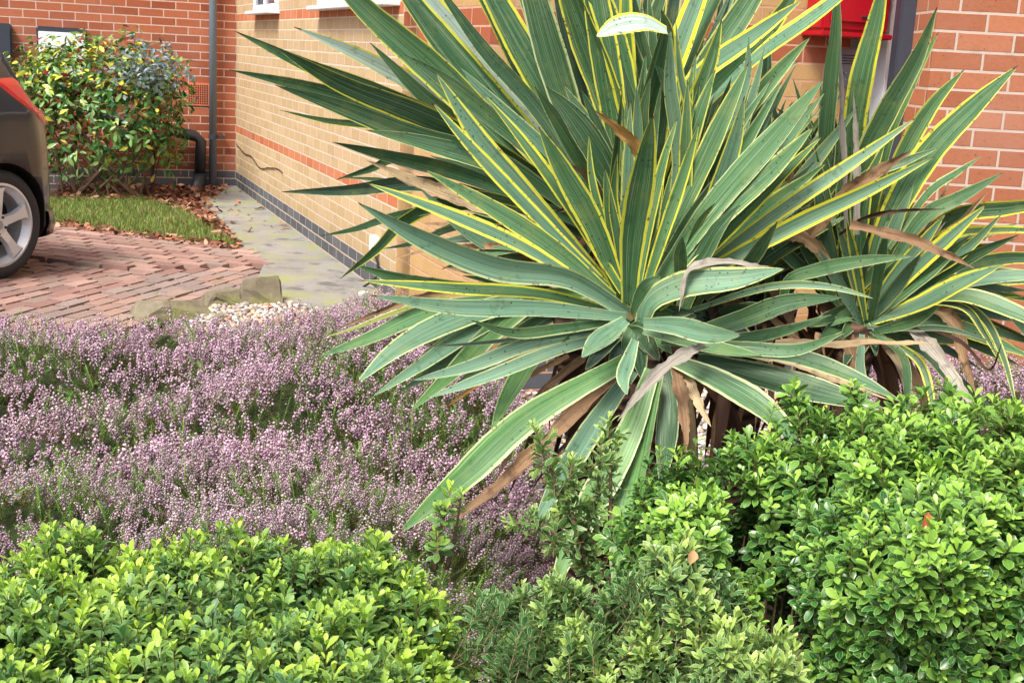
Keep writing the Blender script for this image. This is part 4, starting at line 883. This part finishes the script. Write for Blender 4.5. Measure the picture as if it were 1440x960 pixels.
# specs: head | tone marg yellow | width px | base depth, tip depth | tip->base pixels
HEADS = {
 'front': """
m .13 1 48 2.66 2.50|918,160 905,240 890,330 884,425
m .16 1 42 2.70 2.60|757,178 790,240 835,320 876,420
g .17 1 40 2.74 2.66|613,103 680,205 760,300 872,425
g .30 1 24 2.72 2.64|607,143 660,205 740,290 865,415
m .30 1 22 2.72 2.66|680,132 735,200 800,290 875,410
m .12 1 32 2.68 2.56|595,238 690,292 780,350 862,418
g .32 1 26 2.66 2.52|515,257 640,305 740,350 850,418
g .10 0 42 2.66 2.48|503,285 590,335 700,378 800,392 884,440
m .22 1 22 2.68 2.52|503,394 640,406 760,414 878,442
g .10 0 30 2.66 2.50|520,415 640,432 760,434 880,446
m .12 0 20 2.66 2.5|662,450 720,468 790,462 876,450
k .1 0 7 2.7 2.55|585,488 680,482 760,472 872,456
g .16 0 26 2.68 2.5|580,535 660,515 750,482 872,462
g .14 0 24 2.66 2.5|600,560 690,528 790,490 872,470
b .12 0 54 2.60 2.30|560,750 650,672 740,590 880,508
b .13 0 56 2.60 2.25|770,842 820,730 880,620 918,520
b .10 0 46 2.62 2.28|872,872 876,760 900,640 925,530
g .16 0 42 2.64 2.35|748,745 790,670 840,590 890,520
d .12 0 40 2.66 2.45|930,690 938,620 940,570 935,520
m .16 0 44 2.62 2.35|1135,640 1075,575 1010,535 950,508
d .10 0 46 2.72 2.5|1245,575 1160,553 1070,528 980,505
g .14 .3 46 2.62 2.50|1103,378 1040,392 960,402 915,425 903,455
g .10 0 36 2.62 2.46|1043,471 1000,470 950,458 905,455
m .10 0 24 2.66 2.50|1072,500 1020,492 960,478 905,465
g .12 0 34 2.60 2.45|818,503 838,482 862,464 880,450
g .18 0 27 2.58 2.46|882,556 876,530 884,505 893,478
m .10 0 22 2.62 2.52|930,388 912,398 900,415 890,440
d .04 0 24 2.66 2.56|960,333 957,365 957,410
d .08 0 16 2.72 2.65|1006,285 985,310 968,350 935,410
d .07 0 28 2.68 2.56|1041,288 1012,320 985,365 930,425
d .06 0 24 2.70 2.60|1093,313 1072,342 1045,378 990,420
m .14 1 22 2.7 2.62|983,174 965,235 930,340 900,430
m .22 1 18 2.72 2.66|953,166 935,220 912,320 893,430
g .13 1 34 2.78 2.68|1047,135 1030,210 990,320 930,420
m .10 0 42 2.72 2.58|1158,113 1090,192 1000,295 915,415
m .14 .3 36 2.70 2.55|1145,178 1090,235 1010,310 915,425
m .24 1 28 2.70 2.60|1155,193 1080,265 1000,345 915,430
g .26 1 26 2.72 2.55|1290,165 1200,228 1080,310 925,430
g .24 1 30 2.70 2.50|1315,220 1220,268 1120,315 1000,380 925,432
m .16 1 20 2.74 2.70|868,215 862,280 872,350 882,430
m .12 1 26 2.76 2.70|850,235 858,300 872,370 884,430
m .30 1 16 2.74 2.70|828,190 832,250 855,340 880,430
d .08 0 34 2.70 2.52|1185,418 1110,425 1040,450 940,480
m .12 0 24 2.66 2.48|1190,467 1120,492 1050,490 930,480
m .14 0 28 2.72 2.55|1270,566 1200,530 1110,500 960,490
g .2 .5 14 2.7 2.6|1230,420 1170,404 1090,402 960,440
m .12 0 22 2.7 2.55|1170,442 1100,466 1030,478 930,475
""",
 'lower_left': """
m .12 0 30 2.9 2.55|446,502 520,475 600,440 700,425 800,430
g .14 0 40 2.9 2.50|500,540 560,490 640,450 740,425 820,430
g .18 0 28 2.9 2.50|523,558 590,515 650,475 720,440 800,425
b .12 0 36 2.9 2.50|575,580 640,520 700,460 760,420 830,410
b .10 0 34 2.9 2.55|690,608 718,550 760,490 830,450
g .14 0 30 3.0 2.7|560,552 640,500 700,450 790,410
d .14 1 22 3.0 2.75|478,392 530,350 570,310 660,275 780,300
d .08 0 15 3.0 2.75|450,332 500,322 552,305 660,290 780,310
k .06 0 11 3.0 2.8|538,350 580,342 650,318 780,330
m .08 0 26 3.0 2.8|498,372 560,392 640,405 780,410
o .10 0 16 2.9 2.6|455,475 500,462 545,445 640,415 780,410
g .12 0 26 3.0 2.8|590,265 650,320 700,350 800,380
m .12 0 22 3.0 2.85|640,380 700,352 760,345 830,380
d .1 0 26 3.05 2.9|610,520 680,480 740,440 830,420
d .1 0 30 3.05 2.9|640,540 700,500 760,450 840,420
g .12 0 22 2.95 2.8|570,520 640,470 720,430 820,415
""",
 'upper_left': """
d .10 1 32 3.15 2.85|330,44 430,92 540,135 660,190 820,290
p .13 1 32 3.2 2.95|413,38 500,75 600,128 700,190 830,290
d .12 1 38 3.10 2.80|385,65 480,118 600,165 720,225 830,300
d .08 .6 30 3.12 2.85|322,98 430,122 560,160 690,205 830,300
d .08 .6 34 3.08 2.8|387,120 470,148 580,190 700,225 820,305
d .16 1 15 3.12 2.95|393,155 460,170 550,180 660,210 800,290
d .05 0 30 3.08 2.85|516,183 600,203 690,232 820,300
d .05 0 26 3.08 2.82|468,200 550,220 650,245 820,315
k .03 0 26 3.1 2.8|395,270 490,268 590,258 690,280 820,330
d .10 0 10 3.12 2.9|476,249 540,254 640,275 800,320
d .05 0 14 3.12 2.9|472,253 520,238 560,222 680,250
m .13 1 52 3.10 2.85|440,-60 520,20 620,110 720,210 830,310
d .08 .8 52 3.12 2.95|520,-80 600,30 690,140 760,220 840,320
p .20 1 42 3.2 3.1|540,-70 620,20 700,120 800,240
d .05 0 26 3.1 3.0|600,-40 680,70 760,160 840,290
m .16 1 54 3.18 3.15|630,-120 700,10 765,130 850,300
d .05 0 52 3.16 3.1|720,-140 755,0 800,150 860,310
g .2 1 24 3.22 3.15|610,-100 680,0 740,120 830,280
k .1 0 22 3.2 3.1|770,-100 790,20 830,180 870,310
g .12 0 26 3.05 3.0|640,90 700,150 770,215 850,310
d .05 0 28 3.0 2.9|568,77 620,110 690,165 800,260
d .04 0 30 3.1 3.0|520,60 600,140 690,210 800,290
""",
 'upper': """
d .12 1 52 3.14 3.1|760,-120 820,40 860,150 885,300
m .12 1 48 3.16 3.1|820,-140 838,0 858,130 885,310
g .1 0 40 3.2 3.15|868,-110 868,20 876,150 890,300
m .12 1 44 3.14 3.1|790,-120 850,20 880,140 900,300
d .10 1 42 2.96 2.79|930,14 937,46 928,100 905,190 890,310
p .10 1 34 2.78 2.72|838,52 870,37 905,33 938,44
b .30 1 26 3.2 3.15|885,-90 880,0 885,120 890,300
m .22 1 42 3.18 3.15|1080,-130 1000,10 940,150 895,310
g .22 1 40 3.16 3.1|1030,-130 980,0 930,140 890,300
m .10 .5 42 3.14 3.0|1130,-120 1050,10 985,110 905,270
d .15 1 34 3.1 2.95|1150,-60 1075,50 990,140 905,270
g .24 1 32 3.04 2.85|1128,0 1060,50 980,110 900,220
g .26 1 36 3.08 2.85|1250,-60 1150,20 1060,85 950,190
d .04 0 44 2.95 2.85|768,122 810,170 850,235 885,330
d .04 0 30 3.0 2.9|752,122 790,180 840,260 880,330
g .08 1 30 2.98 2.9|793,120 825,175 860,250 885,330
d .06 0 24 2.96 2.88|817,125 845,190 870,270 890,330
d .06 0 22 2.94 2.85|877,95 890,150 905,225 900,330
d .06 0 17 2.92 2.85|913,66 932,112 955,180 940,300
g .08 .6 24 2.9 2.8|943,38 943,120 955,230 930,360
g .22 1 16 2.93 2.85|950,28 958,110 980,210 940,340
m .12 .6 24 2.90 2.82|915,108 905,160 900,240 900,330
m .08 1 24 2.88 2.8|967,113 965,190 960,290 930,380
m .14 1 32 2.92 2.85|1015,28 998,90 970,165 925,320
m .10 .6 30 2.90 2.82|1006,98 985,160 950,270 915,380
g .10 0 22 2.95 2.85|1053,53 1050,110 1010,210 940,350
m .14 .6 34 2.86 2.78|1053,88 1020,160 970,270 915,390
g .08 .4 18 2.95 2.85|1075,68 1060,130 1030,220 960,340
m .10 .3 28 2.95 2.82|1140,52 1100,95 1055,150 960,290
g .10 0 26 2.96 2.9|1095,90 1085,140 1050,210 980,320
m .08 0 20 2.96 2.9|1010,90 985,130 950,190 915,300
g .12 1 22 2.88 2.8|895,120 897,180 895,260 890,380
m .14 1 20 2.9 2.82|935,230 925,280 912,350 898,420
g .1 1 20 2.88 2.82|1000,190 990,260 960,340 915,420
m .1 .5 20 2.9 2.85|1160,130 1120,180 1060,260 980,360
""",
 'right': """
m .08 0 26 3.15 3.0|1176,-40 1175,40 1168,110 1160,250 1180,380
m .14 1 40 3.1 2.95|1250,-60 1232,30 1212,110 1200,200 1205,380
d .06 .4 36 3.1 2.95|1318,10 1290,80 1245,160 1210,240 1210,400
m .16 1 46 3.1 2.95|1432,92 1370,150 1300,225 1240,340 1220,430
m .20 .8 30 3.12 3.0|1356,98 1310,150 1265,230 1225,360
b .12 .4 20 3.14 3.05|1320,45 1285,110 1250,190 1220,340
m .10 .2 14 3.05 2.95|1380,220 1345,244 1310,268 1250,350
m .04 0 25 3.05 2.9|1411,243 1350,278 1300,305 1240,400
g .24 1 27 3.0 2.8|1387,288 1340,330 1285,380 1228,440
g .20 1 20 3.02 2.85|1410,300 1360,350 1300,390 1230,440
d .06 0 22 3.02 2.85|1433,330 1375,356 1310,392 1235,440
d .14 1 28 3.1 2.8|1520,280 1420,292 1340,305 1250,380
m .3 1 16 3.1 2.85|1510,330 1410,323 1320,335 1240,410
d .12 1 24 3.1 2.85|1520,375 1430,362 1340,380 1240,420
g .12 0 22 3.08 2.85|1520,392 1430,388 1350,398 1240,430
g .18 1 30 2.98 2.75|1410,372 1350,398 1290,428 1225,452
m .18 .4 28 3.02 2.75|1520,485 1430,440 1350,415 1240,430
d .2 .5 14 3.0 2.8|1432,585 1410,500 1380,445 1330,420 1240,430
d .2 1 12 3.0 2.85|1408,512 1385,470 1355,432 1240,425
d .1 0 20 3.1 2.95|1520,540 1450,470 1400,420 1280,400
g .1 0 24 2.98 2.8|1295,356 1268,395 1240,430 1222,450
m .10 0 20 2.98 2.85|1248,322 1238,370 1225,450
m .3 1 17 2.95 2.85|1190,308 1203,370 1217,450
g .08 0 20 2.98 2.88|1150,350 1180,400 1212,455
m .1 0 24 2.9 2.7|1285,360 1210,368 1150,380 1110,395 1100,430
k .08 0 10 2.95 2.75|1400,482 1330,462 1270,462 1220,460
m .10 0 22 2.92 2.75|1322,430 1280,452 1230,466
m .12 0 26 2.98 2.85|1365,330 1320,370 1270,410 1225,450
g .16 1 24 3.0 2.9|1330,300 1290,350 1250,400 1222,450
m .12 0 16 2.95 2.75|1270,600 1275,545 1268,500 1225,465
m .35 1 15 2.95 2.75|1312,600 1308,550 1290,505 1230,468
d .1 0 28 3.0 2.8|1420,600 1350,540 1300,490 1230,460
g .14 0 16 2.95 2.8|1225,560 1210,520 1212,470
d .06 .3 18 3.05 2.95|1320,208 1275,226 1215,250 1160,320
m .1 .8 26 3.1 3.0|1245,200 1220,260 1210,330 1212,430
m .1 0 24 3.12 3.05|1190,210 1185,280 1200,400
g .12 .6 24 3.1 3.0|1285,260 1262,310 1238,380 1222,440
""",
}
DEAD = """
O .6 24 2.80 2.72 blotchy orange-brown dead leaf tip standing in the middle of the leaves|836,155 865,178 895,206 910,260
W .3 26 2.55 2.40|868,592 905,548 945,510 992,486
W .5 20 2.6 2.55|955,438 962,405 972,378 1040,372 1080,382
B .4 28 2.62 2.45|965,640 962,590 955,545 950,510
T .4 22 2.62 2.45|1000,600 980,560 965,520
B .7 34 2.75 2.45|612,750 680,700 740,650 800,590 870,530
B .4 15 2.65 2.4|812,900 850,800 878,700 890,560
K .3 14 2.6 2.45|835,840 862,750 885,640 890,540
T .5 30 2.95 2.8|515,226 570,250 640,278 740,310
B .6 15 2.95 2.8|552,363 610,352 680,348 780,360
O .8 15 2.85 2.6|622,576 680,535 740,495 820,460
B .5 22 3.0 2.9|640,350 700,360 780,368 850,390
T .5 24 3.0 2.9|620,375 690,385 780,395 850,410
B .7 14 2.8 2.6|470,465 530,440 600,415 700,400
B .9 30 3.0 2.85|1283,212 1240,238 1190,275 1140,330
T .5 16 3.0 2.85|1394,265 1350,310 1290,370 1230,430
W .5 14 3.02 3.0|1182,45 1182,120 1184,200 1190,330
W .5 13 3.02 3.0|1200,130 1204,200 1205,330
B .9 22 2.85 2.75|1372,378 1330,358 1270,335 1195,318
K .6 9 2.92 2.8|1330,294 1270,296 1220,305 1180,330
T .3 22 2.85 2.7|1322,484 1250,482 1180,484 1090,482
T .6 22 2.8 2.65|1250,562 1180,535 1110,508 1020,490
W .6 28 2.95 2.7|1385,600 1340,530 1300,480 1260,445
B .9 26 2.98 2.85|1372,555 1355,500 1342,450 1290,420
T .3 18 3.05 3.0|1338,250 1310,310 1285,380 1260,430
W .3 14 3.05 3.0|1312,300 1295,350 1280,400
W .4 18 2.95 2.9|1330,312 1300,345 1270,380
K .5 8 2.9 2.7|1410,480 1390,520 1350,480 1260,450
B .5 26 3.1 3.0|1180,390 1150,350 1120,330 1080,340
B .5 26 3.1 3.0|1240,560 1200,500 1190,440
B .7 24 3.05 2.95|1110,420 1060,440 1000,450
K .5 24 3.05 2.95|780,300 830,280 870,300
B .6 16 3.0 2.9|800,230 830,250 860,300
T .5 18 3.05 3.0|1110,150 1105,210 1070,260
B .7 14 2.95 2.9|1090,150 1120,180 1110,260
T .5 12 2.8 2.75|712,432 760,440 830,440
K .3 10 2.9 2.9|680,700 740,640 800,590 880,540
K .3 8 2.95 3.0|772,620 775,560 790,500 850,470
K .3 9 2.9 2.95|815,720 806,630 800,560 830,500
K .3 12 2.9 2.95|850,600 842,550 840,500 870,470
K .3 10 2.9 2.9|740,700 790,630 850,580 890,540
K .3 8 2.95 2.95|832,590 825,550 820,500
B .4 12 2.9 2.8|700,560 740,530 800,500
"""
yc_ = P(900, 470, 2.86); yucca = empty('yucca_plant', (yc_[0], yc_[1], 0)); tag(yucca, 'large spiky yucca clump with long green leaves edged in yellow', 'yucca')
ry = np.random.default_rng(5)
def parse(line):
    a, b = line.split('|'); pts = [tuple(float(v) for v in p.split(',')) for p in b.split()]; return a.split(), pts
for hname, txt in HEADS.items():
    acc = Acc()
    for line in txt.strip().splitlines():
        a, pts = parse(line); tone, marg, yel_, wpx, Yb, Yt = a[0], float(a[1]), float(a[2]), float(a[3]), float(a[4]), float(a[5]); pts = pts[::-1]
        seg = np.r_[0, np.cumsum([math.dist(pts[i], pts[i+1]) for i in range(len(pts)-1)])]; seg /= seg[-1]; jit = ry.normal(0, .012)
        p3 = [P(x, y, Yb+(Yt-Yb)*s_**1.2+jit) for (x, y), s_ in zip(pts, seg)]; wdt = wpx*((Yb+Yt)/2)/FPX*.84
        right = pts[-1][0] > pts[0][0]; tl = ry.normal(0, .3)+((.25 if right else -.25) if tone not in 'dk' else 0)
        if tone == 'p' and 'leaf' != hname and wpx == 34: tl = -.7
        blade(acc, p3, wdt/max(.8, math.cos(tl)), tone, marg+(ry.uniform(.0, .13) if yel_ > 0 else ry.uniform(-.03, .03)), yel_*ry.uniform(.8, 1), ry, baseW=.55, tilt=tl, wav=0)
    acc.build('leaf_rosette', yt.m, yucca)
# inner fill: many older leaves behind the ones above
fill_poly = np.array([(600, 400), (560, 290), (560, 200), (600, 130), (640, 40), (700, -120), (1060, -120), (1110, 60), (1190, 160), (1260, 240), (1330, 330), (1330, 440), (1220, 500), (1000, 500), (860, 480), (700, 440)])
acc = Acc(); accd = Acc()
hb_ = [((885, 430), 2.95), ((850, 320), 3.3), ((900, 330), 3.3), ((1215, 440), 3.25), ((960, 330), 3.2), ((1080, 420), 3.2)]
tips = rand_in(fill_poly, 300)
for i, tp in enumerate(tips):
    ds = [math.dist(tp, h[0])+ry.uniform(0, 140) for h in hb_]; (bx, by), Yb = hb_[int(np.argmin(ds))]
    Lp = math.dist(tp, (bx, by)); 
    if Lp < 60: continue
    mid = ((tp[0]+bx)/2+ry.normal(0, 8), (tp[1]+by)/2+ry.normal(0, 8)-.03*Lp); Yt = Yb+ry.uniform(-.05, .22); Yb2 = Yb+ry.uniform(.0, .12)
    p3 = [P(bx+ry.normal(0, 14), by+ry.normal(0, 14), Yb2), P(*mid, (Yb2+Yt)/2), P(tp[0], tp[1], Yt)]
    if ry.random() < .16: blade(accd, p3, ry.uniform(.022, .045), ry.choice(list('TBKBW')), .5, .6, ry, baseW=.7, wav=.25, tilt=ry.normal(0, .6))
    else: blade(acc, p3, ry.uniform(.030, .052), ry.choice(list('ddmmkgg')), ry.uniform(.06, .2), ry.choice([0, 0, .6, 1]), ry, tilt=ry.normal(0, .5))
# narrow upright leaves packed in the middle
for i in range(120):
    tx, ty = ry.uniform(870, 1170), 0; ty = ry.uniform(60+abs(tx-930)*.25, 300); bx, by = 905+(tx-930)*.25+ry.normal(0, 12), 425+ry.normal(0, 15); Yb = ry.uniform(2.88, 3.12); Yt = Yb-ry.uniform(0, .12)
    if math.dist((tx, ty), (bx, by)) < 90: continue
    mid = ((tx*.45+bx*.55)-8+ry.normal(0, 6), ty*.5+by*.5); blade(acc, [P(bx, by, Yb), P(*mid, (Yb+Yt)/2), P(tx, ty, Yt)], ry.uniform(.026, .046), ry.choice(list('dmmgg')), ry.uniform(.08, .24), ry.choice([0, .5, 1, 1]), ry, tilt=ry.normal(0, .45))
for i in range(130):
    tx, ty = ry.uniform(1040, 1230), ry.uniform(110, 330); bx, by = (1010+ry.normal(0, 25), 420) if i % 2 else (1205+ry.normal(0, 12), 440); Yb = ry.uniform(3.1, 3.3); Yt = Yb-ry.uniform(0, .1)
    if math.dist((tx, ty), (bx, by)) < 100: continue
    blade(acc, [P(bx, by, Yb), P((tx+bx)/2-6, (ty+by)/2-6, (Yb+Yt)/2), P(tx, ty, Yt)], ry.uniform(.028, .05), ry.choice(list('dmmgk')), ry.uniform(.08, .2), ry.choice([0, .5, 1]), ry, tilt=ry.normal(0, .5))
for i in range(95):
    a = ry.uniform(-.35, 1.9); L_ = ry.uniform(110, 250); bx, by = 1222+ry.normal(0, 14), 440+ry.normal(0, 14); tx, ty = bx+math.cos(a)*L_, by-math.sin(a)*L_*.9
    if ty < 250+max(0, 1400-tx)*.05 or (tx > 1300 and ty < 300): continue
    Yb = ry.uniform(3.08, 3.25); blade(acc, [P(bx, by, Yb), P((tx+bx)/2, (ty+by)/2-.05*L_, Yb-.05), P(tx, ty+.04*L_, Yb-.1)], ry.uniform(.024, .042), ry.choice(list('dmmgk')), ry.uniform(.08, .3), ry.choice([0, .5, 1, 1]), ry, tilt=ry.normal(.2, .4))
# short dark leaves closing the crowns
for (bx, by, Yb, n_, L_) in ((888, 462, 2.72, 22, 95), (1218, 452, 3.06, 16, 80), (1000, 450, 3.0, 12, 110)):
    for i in range(n_):
        a = ry.uniform(-.35, math.pi+.35); L2 = L_*ry.uniform(.5, 1.1); tx, ty = bx+math.cos(a)*L2, by+math.sin(a)*L2*.8; Yt = Yb-ry.uniform(0, .08)
        blade(acc, [P(bx+ry.normal(0, 5), by+ry.normal(0, 4), Yb+.03), P((tx+bx)/2, (ty+by)/2-10, Yb), P(tx, ty, Yt)], ry.uniform(.03, .045), ry.choice(list('ddkm')), ry.uniform(.08, .15), 0, ry, baseW=.8)
acc.build('leaf_rosette', yt.m, yucca)
# dead leaves, each one its own part
for line in DEAD.strip().splitlines():
    a, pts = parse(line); tone, bl_, wpx, Yb, Yt = a[0], float(a[1]), float(a[2]), float(a[3]), float(a[4]); lab = ' '.join(a[5:]); pts = pts[::-1]
    acc = Acc(); n = len(pts); p3 = [P(x, y, Yb+(Yt-Yb)*i/(n-1)) for i, (x, y) in enumerate(pts)]
    blade(acc, p3, wpx*(Yb+Yt)/2/FPX*.74, tone, bl_, 0, ry, baseW=.75, fold=ry.uniform(.2, .6), wav=.35, peak=.35, rag=.28); o = acc.build('dead_leaf', dt.m, yucca)
    if lab: o['label'] = lab
# thatch hanging round the trunks
def hang(bx, by, Y, n, Lr, seed):
    r = np.random.default_rng(seed)
    for i in range(n):
        a = r.uniform(0, 6.28); p0 = P(bx, by, Y)+np.array([math.cos(a)*.05, math.sin(a)*.05, 0]); L = r.uniform(*Lr); o_ = r.uniform(.12, .3)
        p1 = p0+np.array([math.cos(a)*o_*.6, math.sin(a)*o_*.6, -L*.35]); p2 = p0+np.array([math.cos(a)*o_, math.sin(a)*o_, -L]); 
        if p2[2] < .02: p2[2] = .02
        blade(accd, [p0, p1, p2], r.uniform(.018, .04), r.choice(list('BKBTK')), .6, 0, r, baseW=.8, wav=.3, tilt=r.normal(0, .8))
hang(905, 470, 2.95, 12, (.3, .6), 1); hang(1215, 450, 3.15, 34, (.3, .65), 2); hang(1060, 440, 3.15, 26, (.2, .5), 3); hang(1140, 420, 3.2, 22, (.15, .45), 7); hang(850, 330, 3.25, 16, (.2, .35), 4); hang(960, 330, 3.2, 12, (.2, .4), 5)
o = accd.build('dead_leaf_thatch', dt.m, yucca)
# trunks
tk = NT('yucca_trunk'); cw = tk.coord(); wv = tk.n('TexWave'); tk.L(cw, wv.inputs['Vector']); wv.bands_direction = 'Z'; wv.inputs['Scale'].default_value = 12; wv.inputs['Distortion'].default_value = 6; nz = tk.noise(cw, 40, 5)
tk.L(tk.mix(tk.math('MULTIPLY', wv.outputs[1], nz), C4(54, 38, 30), C4(146, 110, 82)), tk.b.inputs['Base Color']); tk.b.inputs['Roughness'].default_value = .9; tk.bump(wv.outputs[1], .8, .01)
for (hx, hy, Y, bx) in ((898, 500, 2.86, .02), (860, 345, 3.25, .0), (950, 350, 3.25, .12), (1216, 458, 3.08, .0), (1070, 440, 3.2, .05), (800, 420, 3.02, .06)):
    tp = P(hx, hy, Y); bt = np.array([tp[0]*.55+yc_[0]*.45+bx*.4, tp[1]*.6+yc_[1]*.4+.05, 0.0]); bm = bmesh.new(); pth = smooth_path([bt, (bt+tp)/2+np.array([.02, .0, -.02]), tp], 18)
    tube(bm, [Vector(p)-yucca.location for p in pth], [.048*(1+.08*math.sin(i*2.3)) for i in range(18)], 14); bm_obj('trunk', bm, tk.m, yucca, smooth=True)
